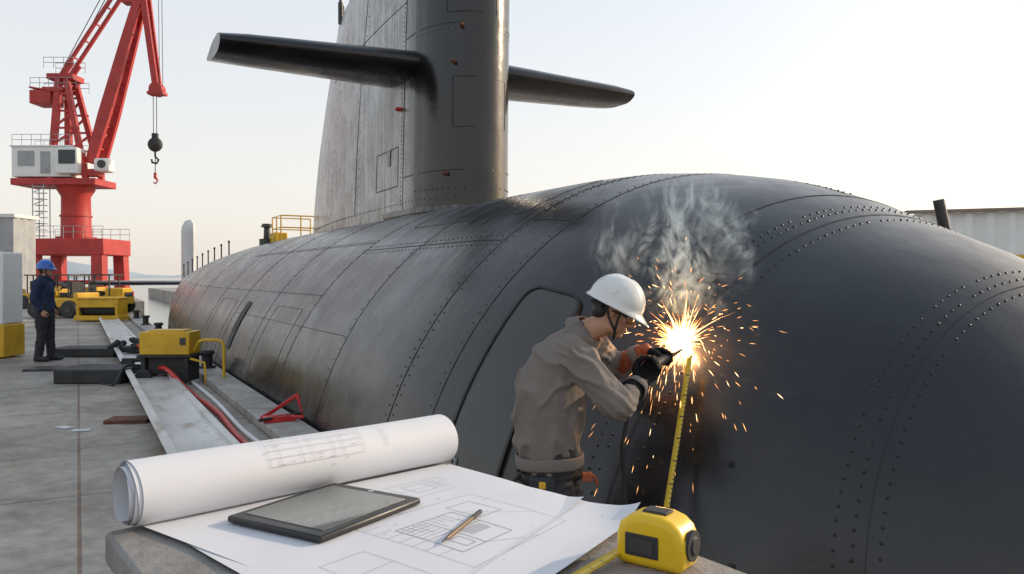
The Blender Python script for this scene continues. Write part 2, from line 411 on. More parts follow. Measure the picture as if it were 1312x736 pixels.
for (x,y,h,r_) in((X0-.12,16.6,8.4,.035),(X0+.1,16.3,8.0,.05),(X0,16.85,7.35,.03),(X0-.05,15.9,8.6,.06)):
    b=B();b.tube([(x,y,6.85),(x,y,7.3),(x,y,7.31),(x,y,h)],[r_*1.6,r_*1.6,r_,r_],10);mk('mast',b,M_darkmetal,sail,frame=D)
for sg,LL in((-1,2.95),(1,2.85)):
    b=B();rings=[]
    for k in range(9):
        s=k/8;a=X0+sg*(.45+LL*s);ch=1.8-.55*s;le=10.75+.16*s;th=.42-.14*s
        if k==8: th*=.86;ch*=.97;le+=.02
        ring=[]
        for j in range(28):
            an=6.28318*j/28;x=.5-.5*math.cos(an);sgn=1 if math.sin(an)>=0 else -1
            y=(th*.5)*min(1,(x/.16))**.5*(1 if x<.45 else max(.12,1-((x-.45)/.6)**1.5))
            ring.append(V((a,le+ch*x,4.64+sgn*y-.03*s)))
        rings.append(ring)
    b.loft(rings);mk('diving_plane',b,M_plane,sail,frame=D,smooth=50)
def fin(name,th_,ch_,m,z0=1.0):
    b=B();rings=[]
    for k in range(15):
        s=k/14;z=z0+3.4*s;f=math.sqrt(max(.03,1-max(0,(s-.84)/.165)**2));rings.append([V((X0+th_*math.sqrt(f)*math.sin(6.283*j/20),44.3+ch_*math.sqrt(f)*math.cos(6.283*j/20),z)) for j in range(20)])
    b.loft(rings);return mk(name,b,m,sub,frame=D,smooth=60)
rd=fin('rudder',.26,2.1,M_fin)
for sg in(-1,1):
    b=B();rings=[]
    for k in range(4):
        s=k/3;rings.append([V((X0+sg*(.3+4.2*s),43.5+(1.1-.3*s)*math.cos(6.283*j/16),1.2+.12*math.sin(6.283*j/16))) for j in range(16)])
    b.loft(rings);mk('stern_plane',b,M_plane,sub,frame=D,smooth=60)
b=B();xa,xb,ya,yb=4.5,5.5,20.4,21.4
for (x,y) in((xa,ya),((xa+xb)/2,ya),(xb,ya),(xa,yb),(xb,yb),(xa,(ya+yb)/2)):
    b.cyl((x,y,hp(y,R(90)).z-.2),(x,y,3.05),.018,n=8)
for z in(2.75,3.05):
    b.tube([(xb,ya,z),(xa,ya,z),(xa,yb,z),(xb,yb,z)],.017)
mk('railing',b,M_yellow,sub,frame=D,label='yellow safety railing on the deck')
b=B();b.box((4.62,21.2,2.5),(.35,.5,.3));mk('deck_box',b,M_yellow,sub,frame=D,bevel=.03)
b=B();b.tube([(4.4,21.6,2.3),(4.4,21.6,2.5),(4.4,21.6,2.51),(4.4,21.6,2.8),(4.4,21.6,2.81),(4.4,21.6,2.9)],[.2,.2,.09,.08,.16,.12],14)
mk('capstan',b,M_darkmetal,sub,frame=D)
for i in range(9):
    y=26+i*1.5;z=hp(y,R(90)).z;b=B();b.tube([(X0-.9,y,z-.3),(X0-.9,y,z+.22),(X0-.9,y,z+.24),(X0-.9,y,z+.3)],[.022,.022,.04,.02],8);mk('stanchion',b,M_rivet,sub,frame=D)
# ---------------------------------------------------------------- setting
b=B();b.prism([(-70,-12),(1.93,-12),(1.93,1.4),(1.35,1.4),(1.35,6.2),(1.93,6.2),(1.93,33),(1.0,33),(1.0,54),(3.6,54),(3.6,90),(-70,90)],-3.5,0)
mk('dock_pavement',b,M_conc,frame=D,kind='structure',recenter=False,smooth=None)
b=B();b.prism([(1.35,1.4),(2.3,1.4),(2.42,3.6),(2.05,5),(1.9,6.2),(1.35,6.2)],-3.5,-.52)
mk('lower_ledge_pavement',b,M_conc2,frame=D,kind='structure',recenter=False,smooth=None)
b=B();b.box((1.74,19.6,.05),(.36,26.7,.1))
mk('dock_kerb',b,M_conc2,frame=D,kind='structure',recenter=False,bevel=.015)
b=B();b.prism([(8.5,-20),(120,-20),(120,120),(8.5,120)],-3.5,-.01)
mk('opposite_quay_pavement',b,M_conc,frame=D,kind='structure',recenter=False,smooth=None)
m,nt,p,N,L=nodes('harbour_water');p.inputs['Base Color'].default_value=(.08,.11,.12,1);p.inputs['Roughness'].default_value=.12
L.new(bump_n(nt,noise_n(nt,mapping_n(nt,(1,.4,1)),1.2,6),.6,.08),p.inputs['Normal']);M_water=m
b=B();b.add([(-4000,-500,-1.2),(4000,-500,-1.2),(4000,5000,-1.2),(-4000,5000,-1.2)],[(0,1,2,3)]);mk('sea_water',b,M_water,kind='structure',recenter=False,smooth=None)
M_hill=mat('hazy_hills',(.46,.51,.54),(.4,.46,.5),rough=1,scale=.01,bump=0)  # distance haze is put into the pale base colour
b=B();vs=[];fs=[];n=220
for i in range(n+1):
    x=-2400+i*14
    h=6+48*max(0,noise.noise(V((x*.0032,3.1,0)))+.32)+9*noise.noise(V((x*.013,7,0)))+3*noise.noise(V((x*.05,2,0)))
    if x>-700:h*=max(0,1-(x+700)/500)
    h=max(h,.5);vs+=[(x,1800,-2),(x,1850,h),(x,2000,-2)]
for i in range(n):
    k=i*3;fs+=[(k,k+3,k+4,k+1),(k+1,k+4,k+5,k+2)]
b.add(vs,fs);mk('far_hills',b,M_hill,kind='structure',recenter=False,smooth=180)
# warehouse
wh=root('warehouse',(30,50,0),'white corrugated warehouse with brown roof edge and yellow band','building')
p0=V((25.0,49.5,0));p1=V((56,37,0));t=(p1-p0).normalized();nn=V((t.y,-t.x,0))
if nn.y>0:nn=-nn
WT=5.4
b=B();vs=[];fs=[];Ln=(p1-p0).length;n=int(Ln/.28)
for i in range(n+1):
    q=p0+t*(i*Ln/n)+nn*(.2 if (i//2)%2 else 0);vs+=[(q.x,q.y,0),(q.x,q.y,WT)]
for i in range(n):fs.append((2*i,2*i+2,2*i+3,2*i+1))
b.add(vs,fs);b.add([p0-nn*.02+V((0,0,WT)),p0-nn*14+V((0,0,WT)),p0-nn*14,p0-nn*.02],[(0,1,2,3)])
mk('wall',b,M_wall,wh,smooth=None)
b=B();b.beam(p0+nn*.3+V((0,0,2.5)),p1+nn*.3+V((0,0,2.5)),.1,.6);mk('yellow_band',b,M_yellow,wh)
b=B();b.beam(p0-t*.5+nn*.4+V((0,0,WT+.1)),p1+nn*.4+V((0,0,WT+.1)),.3,.18);mk('gutter',b,M_roof,wh)
b=B();b.add([p0-t*.5+nn*.5+V((0,0,WT+.2)),p1+nn*.5+V((0,0,WT+.2)),p1-nn*7+V((0,0,WT+.5)),p0-t*.5-nn*7+V((0,0,WT+.5))],[(0,1,2,3)]);mk('roof',b,M_roof,wh,smooth=None)
b=B();b.tube([(5.3,8.95,0),(5.3,8.95,.05),(5.28,8.95,.06),(4.76,8.9,2.36)],[.15,.15,.065,.06],14)
mk('mooring_post',b,M_darkmetal,label='dark leaning steel mooring post on the far quay',cat='post')
def corr(b,c,size,pitch=.16,dep=.03):
    x,y,z=size[0]/2,size[1]/2,size[2];pts=[]
    def side(p,q,n_):
        k=max(2,int((V(q)-V(p)).length/pitch))
        for i in range(k):
            a=V(p).lerp(V(q),i/k);o=V(n_)*(dep if i%2 else 0);pts.append((c[0]+a.x+o.x,c[1]+a.y+o.y))
    side((-x,-y,0),(x,-y,0),(0,-1,0));side((x,-y,0),(x,y,0),(1,0,0));side((x,y,0),(-x,y,0),(0,1,0));side((-x,y,0),(-x,-y,0),(-1,0,0))
    b.prism(pts,c[2],c[2]+z)
sh=root('storage_shed',(-30,44,0),'grey corrugated storage shed with flat roof','shed')
b=B();corr(b,(-29.4,44,0),(5,2.0,4.7),.3,.12);mk('wall',b,M_grey,sh,smooth=None)
b=B();b.box((-29.4,44,4.8),(5.3,2.3,.2));mk('roof',b,M_white,sh,bevel=.02)
b=B();b.box((-28.6,42.85,1.1),(1.0,.06,2.1));mk('door',b,M_darkmetal,sh)
cb=root('equipment_cabinet',(-10.05,14.9,0),'white electrical cabinet with yellow base beside the walkway','cabinet')
cxx=-10.03
b=B();b.box((cxx,14.9,1.29),(1.4,.6,1.34));mk('housing',b,M_wall,cb,bevel=.03)
b=B();b.box((cxx,14.9,.32),(1.44,.64,.6));mk('base',b,M_yellow,cb,bevel=.02)
b=B();b.box((cxx+.3,14.585,1.29),(.6,.02,1.2));mk('door',b,M_wall,cb,bevel=.01)
b=B();b.box((cxx+.5,14.57,1.6),(.1,.02,.14));mk('warning_plate',b,M_redp,cb)
# steel channel beam
bm_=root('steel_channel_beam',D@V((.9,16,0)),'long weathered steel channel beam lying on the dock','beam')
b=B();A0,A1,ZB,ZTp,th=.66,1.1,.1,.18,.016
prof=[(A0-.08,ZTp),(A0,ZTp),(A0,ZB),(A1,ZB),(A1,ZB+.04),(A1+.06,ZB+.04),(A1+.06,ZB+.04-th),(A1+th,ZB+.04-th),(A1+th,.045),(A0-th,.045),(A0-th,ZTp-th),(A0-.08,ZTp-th)]
n=len(prof);NS=30;vs=[(x,5.2+24*i/NS,z) for i in range(NS+1) for x,z in prof]
b.add(vs,[(i*n+j,i*n+(j+1)%n,(i+1)*n+(j+1)%n,(i+1)*n+j) for i in range(NS) for j in range(n)]+[tuple(range(n)),tuple(range(NS*n,NS*n+n))[::-1]])
mk('channel',b,M_steel,bm_,frame=D,bevel=.004)
for i in range(9):
    b=B();b.box((.9,6.6+i*2.6,.02),(.54,.12,.042));mk('sleeper',b,M_darkmetal,bm_,frame=D,bevel=.008)
def hose(name,pts,r,m,label,cat='hose'):
    P=[V(p) for p in pts];out=[]
    for i in range(len(P)-1):
        g=lambda j:P[max(0,min(len(P)-1,j))]
        for k in range(8):
            t=k/8;p0,p1,p2,p3=g(i-1),g(i),g(i+1),g(i+2);out.append(.5*((2*p1)+(p2-p0)*t+(2*p0-5*p1+4*p2-p3)*t*t+(3*p1-p0-3*p2+p3)*t**3))
    out.append(P[-1]);b=B();b.tube(out,r,10);return mk(name,b,m,frame=D,smooth=60,label=label,cat=cat)
hose('air_hose',[(1.3,4.6,.035),(1.33,6,.035),(1.28,7.5,.035),(1.32,9,.035),(1.27,10.3,.035),(1.22,11.2,.06),(1.05,11.9,.24),(.95,12.6,.14)],.03,M_redp,'red rubber air hose lying along the beam')
hose('cable',[(1.41,4.6,.02),(1.43,6.5,.02),(1.39,8,.02),(1.43,10,.02),(1.4,12.4,.02)],.024,M_wall,'thin white cable lying beside the hose','cable')
hose('cable',[(1.22,4.6,.02),(1.235,6.5,.02),(1.215,8.4,.02),(1.2,10,.02)],.014,M_wall,'thin white cable lying beside the hose','cable')
hose('cable',[(.3,15,.02),(.45,14,.02),(.2,13,.02),(.42,12.2,.02),(.6,12.5,.24),(1.0,12.8,.14)],.02,M_black,'black cable snaking over the beam','cable')
b=B();b.box((-8.05,15.2,.08),(1.25,.75,.16));tr_=mk('black_crate',b,M_black,bevel=.02,label='flat black equipment tray on the dock',cat='crate')
b=B();b.box((-5.95,11.5,.1),(.95,.75,.2));mk('black_crate',b,M_black,bevel=.02,label='black steel counterweight block on the dock',cat='crate')
b=B();b.box((-3.97,8.25,.019),(.42,.28,.035),Matrix.Rotation(.1,3,'Z'));mk('rusty_plate',b,M_rust,bevel=.006,label='small rusty steel plate lying on concrete',cat='plate')
b=B();b.box((-7.35,12.9,.019),(.9,.5,.035),Matrix.Rotation(.2,3,'Z'));mk('steel_plate',b,M_darkmetal,bevel=.006,label='dark steel plate lying on the dock',cat='plate')
M_paperw=mat('paper_white',(.64,.65,.68),(.61,.62,.66),rough=.7,scale=3,bump=.03,bscale=30)
for (x,y,r_) in((-4.2,7.75,.3),(-4.45,7.9,-.5)):
    b=B();b.box((x,y,.006),(.16,.1,.004),Matrix.Rotation(r_,3,'Z'));mk('paper_scrap',b,M_paperw,label='small white paper scrap on the dock',cat='paper')
cl=root('red_clamp',D@V((1.74,8.0,.1)),'red triangular clamp stand lying on the kerb','clamp')
b=B();b.tube([(1.56,7.9,.14),(1.74,8.25,.14),(1.88,7.85,.34),(1.92,7.75,.14),(1.56,7.9,.14)],.022,8);b.box((1.7,7.85,.13),(.3,.14,.05));mk('frame',b,M_redp,cl,frame=D)
b=B();b.cyl((1.5,7.75,.14),(1.94,7.9,.15),.016);mk('screw_bar',b,M_black,cl,frame=D)
# generator cart
gx,gy=-4.85,11.3
gc=root('welding_generator',(gx,gy,0),'yellow welding generator on black skid with tubular handle','generator')
b=B();b.box((gx,gy,.57),(.7,.42,.32));b.box((gx,gy,.74),(.5,.3,.03));mk('housing',b,M_yellow,gc,bevel=.03)
b=B();b.box((gx+.26,gy-.213,.6),(.08,.012,.1));mk('control_panel',b,M_darkmetal,gc)
b=B();b.box((gx,gy,.39),(.76,.46,.04));b.box((gx-.3,gy,.2),(.06,.42,.34));b.box((gx+.3,gy,.2),(.06,.42,.34));b.box((gx+.02,gy,.25),(.55,.3,.24));mk('skid',b,M_black,gc,bevel=.01)
for sx_ in(-.26,.26):
    b=B();b.cyl((gx+sx_,gy-.31,.11),(gx+sx_,gy-.22,.11),.11,n=24);mk('wheel',b,M_black,gc,bevel=.012)
b=B();x=gx+.44
b.tube([(x-.08,gy-.1,.45),(x,gy-.15,.55),(x+.05,gy-.2,.6),(x+.12,gy-.2,.62),(x+.3,gy-.2,.62),(x+.36,gy-.2,.6),(x+.39,gy-.2,.54),(x+.39,gy-.2,0)],.022,10)
b.tube([(x-.08,gy-.2,.36),(x+.12,gy-.2,.3),(x+.14,gy-.2,0)],.018,8)
mk('handle_frame',b,M_yellow,gc)
tb=root('tool_heap',(-7.2,15.4,.2),'black clamps and torches resting on the steel beam','tools')
random.seed(3)
c0=D@V((.9,16.2,.2))
for i in range(9):
    b=B();p=c0+V((random.uniform(-.5,.5),random.uniform(-.4,.4),random.uniform(-.02,.08)));a=random.uniform(0,3.1)
    d=V((math.cos(a),math.sin(a)*.5,random.uniform(.0,.25)))*random.uniform(.15,.35);b.tube([p-d*.6,p,p+d*.8,p+d],[.035,.045,.06,.03],10)
    mk('clamp',b,M_black,tb)
b=B();b.box(c0+V((.1,0,-.03)),(.5,.35,.1));mk('tool_tray',b,M_black,tb,bevel=.01)
b=B();b.cyl(c0+V((.2,-.3,.05)),c0+V((.5,-.25,.08)),.03);mk('red_grip',b,M_redp,tb)
c1=D@V((.88,13.2,.2));tb2=root('clamp_tool',c1,'long black clamp lying across the beam','tools')
b=B();b.tube([c1+V((-.35,0,0)),c1+V((-.1,0,.05)),c1+V((.2,.05,.02)),c1+V((.4,.1,.03))],[.03,.035,.05,.02]);b.box(c1+V((-.25,0,.02)),(.16,.08,.1));mk('clamp_body',b,M_black,tb2)
def cart(x,y,yaw,label,L_=2.2,grp='yellow dock utility vehicles',canopy=True):
    Mx=Matrix.Translation((x,y,0))@Matrix.Rotation(yaw,4,'Z')
    r=root('dock_tractor',(x,y,0),label,'tractor',grp)
    b=B(Mx);b.box((0,0,.55),(L_,1.15,.35));b.box((L_*.28,0,.85),(L_*.38,1.0,.4));b.box((-L_*.42,0,.8),(.2,1.1,.25));mk('chassis',b,M_yellow,r,bevel=.05)
    b=B(Mx);b.box((-.25,0,.83),(.5,.6,.18));b.box((-.5,0,1.08),(.1,.6,.45));mk('seat',b,M_black,r,bevel=.03)
    b=B(Mx)
    for sx_ in(-.6,.35) if canopy else (-.6,):
        for sy in(-.5,.5):b.cyl((sx_,sy,.7),(sx_,sy,1.55),.03,n=8)
    if canopy:b.box((-.12,0,1.58),(1.2,1.15,.06))
    else:b.box((-.6,0,1.55),(.06,1.06,.06))
    mk('roll_frame',b,M_darkmetal,r)
    b=B(Mx);b.tube([(.28,0,.9),(.1,0,1.2),(.0995,0,1.2008),(.085,0,1.225)],[.025,.025,.18,.18],16);mk('steering_wheel',b,M_black,r)
    b=B(Mx);b.box((L_*.475+.02,0,.75),(.05,.8,.25));mk('grille',b,M_black,r)
    for sx_ in(-.33*L_,.33*L_):
        for sy in(-.6,.6):
            b=B(Mx);b.cyl((sx_,sy-.1,.32),(sx_,sy+.1,.32),.32,n=24);w=mk('wheel',b,M_black,r,bevel=.03)
            b=B(Mx);b.cyl((sx_,sy-.115,.32),(sx_,sy+.115,.32),.13,n=16);mk('rim',b,M_darkmetal,w)
cart(-16.6,32.5,.1,'yellow dock tractor with open canopy parked near the crane',1.9)
cart(-16.6,29.6,2.9,'low yellow dock tractor facing away beside dock equipment',2.2,canopy=False)
cart(-22.3,38,.3,'yellow dock tractor parked behind the others',2.4)
cart(-18.8,34.5,1.2,'yellow dock tractor with canopy parked sideways on the dock',2.2)
wr=root('yellow_winch',(-13.9,27,0),'yellow winch frame with black drum standing on dock','winch')
b=B();wx=-13.9;b.box((wx,27,.12),(1.5,.8,.16));b.box((wx-.65,27,.45),(.1,.7,.6));b.box((wx+.65,27,.45),(.1,.7,.6));b.box((wx,26.7,.62),(1.4,.06,.3));b.box((wx,27,.78),(1.45,.75,.06));mk('frame',b,M_yellow,wr,bevel=.02)
b=B();b.tube([(wx-.6,27,.4),(wx-.55,27,.4),(wx-.549,27,.4),(wx+.549,27,.4),(wx+.55,27,.4),(wx+.6,27,.4)],[.26,.26,.2,.2,.26,.26],24);mk('drum',b,M_black,wr)
for i in range(5):
    q=D@V((1.74,13+i*4.2,.1));b=B();b.tube([q,q+V((0,0,.03)),q+V((0,0,.031)),q+V((0,0,.2)),q+V((0,0,.22)),q+V((0,0,.27))],[.13,.13,.08,.08,.12,.1],16)
    mk('mooring_bollard',b,M_black,label='small black mooring bollard on the kerb',cat='bollard',group='bollards along the kerb')
# ---------------------------------------------------------------- crane
CX,CY=-32.8,60
cr=root('harbour_crane',(CX,CY,0),'red portal harbour crane with white machinery house','crane')
def Z(py): return 1.5-(py-355)/17.
def X(px): return (px-656)/17.
b=B();b.box((X(101),CY,3.7),(5.9,4.2,1.2));
for sx_ in(-1,1):
    for sy in(-1,1):
        b.beam((X(101)+sx_*2.4,CY+sy*1.6,3.2),(X(101)+sx_*2.45,CY+sy*1.7,.35),.85,.85);b.box((X(101)+sx_*2.45,CY+sy*1.7,.2),(1.4,1.0,.4))
for sy in(-1,1):b.box((X(101),CY+sy*1.7,1.1),(4.4,.3,.3))
mk('portal',b,M_red,cr,bevel=.06)
b=B();b.tube([(CX,CY,z) for z in(4.3,4.5,4.51,6.0,6.01,6.12,6.13,7.5,8.0,8.25)],[1.4,1.4,1.05,1.03,1.12,1.12,1.02,1.0,1.3,1.35],32);mk('column',b,M_red,cr)
b=B();b.box((X(84),CY,8.5),(6.2,3.2,.5));mk('turntable',b,M_red,cr,bevel=.05)
b=B();b.box((X(68),CY,9.95),(4.3,2.9,2.2));b.box((X(68),CY,11.1),(4.5,3.1,.12));mk('machinery_house',b,M_wall,cr,bevel=.06)
b=B();b.box((X(50),CY-1.47,10.2),(1.2,.05,1.1));b.box((X(74),CY-1.47,9.9),(.7,.05,1.6));mk('access_panel',b,M_grey,cr)
b=B();b.box((X(104),CY-1.2,10.0),(1.6,1.4,1.9));c_=mk('operator_cab',b,M_wall,cr,bevel=.08)
b=B();b.box((X(105),CY-1.92,10.25),(1.2,.06,1.0));mk('window',b,M_glass,c_)
b=B();b.box((X(142),CY-.8,9.75),(1.1,1.1,1.0));mk('winch_box',b,M_wall,cr,bevel=.15)
b=B();b.cyl((X(143),CY-1.36,9.8),(X(143),CY-1.42,9.8),.3,n=20);mk('winch_fan',b,M_darkmetal,cr)
b=B();b.box((X(128),CY-.8,9.2),(1.2,1.0,.5));mk('winch_bracket',b,M_red,cr)
b=B()
for sy in(-1.2,1.2):
    b.beam((X(78),CY+sy,8.7),(X(84),CY+sy*.5,Z(100)),.42,.42);b.beam((X(122),CY+sy,8.7),(X(92),CY+sy*.5,Z(100)),.36,.36)
    for k in range(4):
        z0=Z(190-k*22);z1=Z(168-k*22);f0=(k)/4.3;f1=(k+1)/4.3
        b.beam((X(79+f0*5),CY+sy*(1-.5*f0),z0),(X(118-f1*25),CY+sy*(1-.5*f1),z1),.14,.14)
        b.beam((X(79+f1*5),CY+sy*(1-.5*f1),z1),(X(118-f1*25),CY+sy*(1-.5*f1),z1),.14,.14)
b.box((X(86),CY,Z(102)),(1.9,1.7,.4));b.box((X(78),CY,Z(118)),(1.6,1.8,.25))
mk('a_frame',b,M_red,cr)
b=B();b.box((X(62),CY,Z(128)),(1.6,1.8,1.0));b.beam((X(48),CY,Z(116)),(X(85),CY,Z(122)),1.9,.12);mk('counterweight',b,M_red,cr,bevel=.08)
def rail(xa,xb,z,sy,h2,step=.75):
    n=int((xb-xa)/step)+1;b=B()
    for i in range(n+1):
        x=xa+(xb-xa)*i/n;b.cyl((x,CY+sy,z),(x,CY+sy,z+h2),.022,n=6)
    for h in(h2*.52,h2):b.cyl((xa,CY+sy,z+h),(xb,CY+sy,z+h),.022,n=6)
    mk('railing',b,M_grey,cr)
for xa,xb,z,w_ in((X(50),X(108),Z(118),.9),(X(66),X(104),Z(92),.8),(X(32),X(104),11.16,1.4)):
    for sy in(-w_,w_):rail(xa,xb,z,sy,.8)
for sy in(-2.0,2.0):rail(X(52),X(150),4.3,sy,.9)
b=B()
for sx_ in(-.4,.4):
    for sy in(-.4,.4):b.cyl((X(68)+sx_,CY-1.4+sy,4.3),(X(68)+sx_,CY-1.4+sy,8.3),.04,n=6)
for i in range(9):
    z=4.5+i*.45;b.beam((X(68)-.4,CY-1.8,z),(X(68)+.4,CY-1.8,z+(.35 if i%2 else -.0)),.05,.05);b.box((X(68),CY-1.4,z),(.8,.3,.04))
mk('ladder_tower',b,M_grey,cr)
btop=V((X(196),CY,Z(-45)));bb0=V((X(124),CY,Z(212)))
b=B()
for sy in(-.45,.45):
    p=bb0+V((0,sy*1.7,0));q=btop+V((0,sy*.7,0))
    rg=[]
    for s,w,h in((0,.34,.7),(.25,.34,.88),(.6,.3,.75),(1,.25,.45)):
        c=p.lerp(q,s);t=(q-p).normalized();r_=V((0,1,0));u=t.cross(r_);rg.append([c+r_*w/2*a1+u*h/2*a2 for a1,a2 in((-1,-1),(1,-1),(1,1),(-1,1))])
    b.loft(rg)
for k in range(9):
    s=.08+k*.11;c=bb0.lerp(btop,s);b.beam(c+V((0,-.7+.3*s,0)),c+V((0,.7-.3*s,0)),.13,.13);c2=bb0.lerp(btop,min(1,s+.1));b.beam(c+V((0,-.7+.3*s,0)),c2+V((0,.7-.3*s,0)),.09,.09)
mk('boom',b,M_red,cr)
b=B()
for sy in(-.5,.5):
    b.beam((X(86),CY+sy,Z(98)),(X(178),CY+sy,Z(-40)),.2,.24)
    b.beam((X(76),CY+sy,Z(120)),(X(100),CY+sy,Z(84)),.2,.2)
for k in range(7):
    c=V((X(86),CY,Z(98))).lerp(V((X(178),CY,Z(-40))),k/6.5);b.beam(c+V((0,-.5,0)),c+V((0,.5,0)),.1,.1)
mk('tie_strut',b,M_red,cr)
b=B();jt=V((X(180),CY,Z(-70)));jb=V((X(203),CY,Z(112)))
for sy in(-1,1):
    b.beam(jt+V((0,sy*.5,0)),jb+V((0,sy*.28,0)),.24,.45,(1,0,0))
for k in range(9):
    c=jt.lerp(jb,(k+.5)/9);b.beam(c-V((0,.5,0)),c+V((0,.5,0)),.12,.12)
b.beam((X(172),CY,Z(30)),(X(186),CY,Z(-30)),.25,.25)
b.cyl((X(203),CY-.4,Z(116)),(X(203),CY+.4,Z(116)),.5,n=20);b.box((X(203),CY,Z(121)),(1.2,.9,.25))
b.box((X(167),CY,Z(3)),(.7,.9,.5))
mk('jib',b,M_red,cr,bevel=.03)
def cbl(p,q,r=.03):
    b=B();b.cyl(p,q,r,n=6);mk('hoist_cable',b,M_cable,cr)
for dx in(-.12,.12):cbl((X(200)+dx,CY,Z(120)),(X(200)+dx,CY,Z(182)))
for dx in(.0,.25):cbl((X(205)+dx,CY,Z(-60)),(X(206)+dx,CY,Z(112)),.025)
cbl((X(90),CY-.3,Z(96)),(X(163),CY-.3,Z(-40)));cbl((X(75),CY+.3,Z(96)),(X(150),CY+.3,Z(-40)))
cbl((X(200),CY,Z(195)),(X(200),CY,Z(222)),.035)
b=B();b.sph((X(200),CY,Z(186)),(.55,.4,.55));b.box((X(200),CY,Z(176)),(.4,.3,.5));hk=mk('hook_block',b,M_black,cr)
b=B();zz=Z(203);b.tube([(X(200),CY,zz+.5),(X(200),CY,zz+.1),(X(200)+.25,CY,zz-.15),(X(200)+.1,CY,zz-.42),(X(200)-.22,CY,zz-.35),(X(200)-.28,CY,zz-.1)],.08);mk('hook',b,M_black,hk)
b=B();b.tube([(X(200),CY,Z(222)),(X(200),CY,Z(228)),(X(200)+.18,CY,Z(232)),(X(200),CY,Z(236)),(X(200)-.15,CY,Z(234))],[.13,.13,.06,.06,.05]);mk('small_hook',b,M_red,hk)
# ---------------------------------------------------------------- people
M_skin=mat('skin',(.48,.26,.165),(.42,.21,.13),rough=.45,scale=12,bump=.1,bscale=120,bdist=.001)
M_jacket=mat('grey_work_jacket',(.205,.18,.163),(.172,.15,.136),rough=.92,scale=2.0,bump=.25,bscale=300,bdist=.0015,spec=.2)
M_trouser=mat('dark_trousers',(.035,.036,.042),(.022,.023,.028),rough=.9,scale=6,bump=.3,bscale=200,bdist=.002)
M_glove=mat('black_leather_glove',(.005,.005,.005),(.009,.008,.008),rough=.75,scale=14,bump=.3,bscale=90,bdist=.002,spec=.2)
M_cuff=mat('orange_glove_cuff',(.32,.075,.025),(.22,.045,.015),rough=.7,scale=9,bump=.3,bscale=80)
M_boot=mat('black_boot',(.02,.02,.02),rough=.6)
M_helmw=mat('white_helmet_plastic',(.7,.7,.69),(.65,.65,.63),rough=.25,scale=5,bump=.01,coat=.3,dirt=(.42,.38,.33),dirtamt=(.6,.8))
M_helmb=mat('blue_helmet_plastic',(.02,.14,.55),(.02,.11,.45),rough=.3,scale=5,bump=.01,coat=.3)
M_navy=mat('navy_jacket',(.018,.035,.085),(.012,.024,.06),rough=.85,scale=6,bump=.3,bscale=150)
M_hair=mat('black_hair',(.012,.01,.009),rough=.6)
M_eye=mat('eye_white',(.8,.78,.75),rough=.2,bump=0)
M_strap=mat('helmet_strap',(.02,.02,.02),rough=.8)
M_amber=mat('amber_goggle_lens',(.5,.24,.08),(.4,.18,.05),rough=.08,bump=0)
def HM(c,f,u,s=1):
    f=V(f).normalized();r=f.cross(V(u)).normalized();u=r.cross(f)
    return Matrix(((r.x*s,f.x*s,u.x*s,c[0]),(r.y*s,f.y*s,u.y*s,c[1]),(r.z*s,f.z*s,u.z*s,c[2]),(0,0,0,1)))
def head(b,M):
    o=b.M;b.M=M
    b.sph((0,-.012,.035),(.077,.1,.09),24,16);b.sph((0,.022,-.035),(.06,.068,.078),20,14);b.sph((0,.065,-.092),(.026,.024,.02))
    b.sph((.045,.03,-.07),(.022,.035,.025));b.sph((-.045,.03,-.07),(.022,.035,.025))
    b.sph((0,.078,.03),(.05,.018,.012))
    b.tube([(0,.082,.025),(0,.1,.0),(0,.115,-.022),(0,.1,-.034)],[.008,.011,.014,.01],10)
    for s in(-1,1):
        b.sph((s*.014,.1,-.03),.009,8,6);b.sph((s*.078,-.008,-.005),(.009,.02,.033));b.sph((s*.045,.062,-.012),(.02,.018,.018));b.sph((s*.033,.086,.008),(.013,.006,.007),10,6)
    b.sph((0,.092,-.057),(.024,.009,.0055));b.sph((0,.089,-.068),(.02,.01,.006))
    b.M=o
def helmet(M,mat_,parent,nm='hard_hat'):
    b=B(M);rings=[];n=48
    for i in range(13):
        ph=R(3+87*i/12)
        rg=[]
        for j in range(n):
            th=6.28318*j/n;x=.118*math.sin(ph)*math.cos(th);y=.14*math.sin(ph)*math.sin(th);z=.132*math.cos(ph)
            rid=max(0,1-abs(x)/.028)*.007*min(1,math.sin(ph)*3) if z>.01 else 0
            rid+=max(0,1-abs(abs(x)-.05)/.012)*.004*(1 if z>.03 else 0)
            rg.append(V((x,y-.012,z+.03+rid)))
        rings.append(rg)
    for k,(e,dz) in enumerate(((.004,-.008),(.010,-.018),(.013,-.024))):
        rg=[]
        for j in range(n):
            th=6.28318*j/n;fr=max(0,math.sin(th))**2.2;ee=e+fr*.042*(k+1)/3
            rg.append(V(((.118+e)*math.cos(th),(.14+ee)*math.sin(th)-.012,.03+dz-fr*.012*(k+1)/3)))
        rings.append(rg)
    b.loft(rings,caps=False);b.add(rings[0],[tuple(range(n))])
    o=mk(nm,b,mat_,parent,smooth=70)
    md=o.modifiers.new('s','SOLIDIFY');md.thickness=.004
    return o
def folds(amp,sc,sq=(1,1,1)):
    def f(p):
        q=V((p.x*sc*sq[0],p.y*sc*sq[1],p.z*sc*sq[2]))
        w_=noise.noise(q*.5+V((9,2,4)))*1.2
        a=noise.noise(q+V((w_,w_,-w_)));c=noise.noise(q*2.0+V((5,1,2+w_)))
        g=max(0,1-abs(a)*3.4);h=max(0,1-abs(c)*4)
        return amp*(g*g*1.0+h*h*.2-.35)
    return f
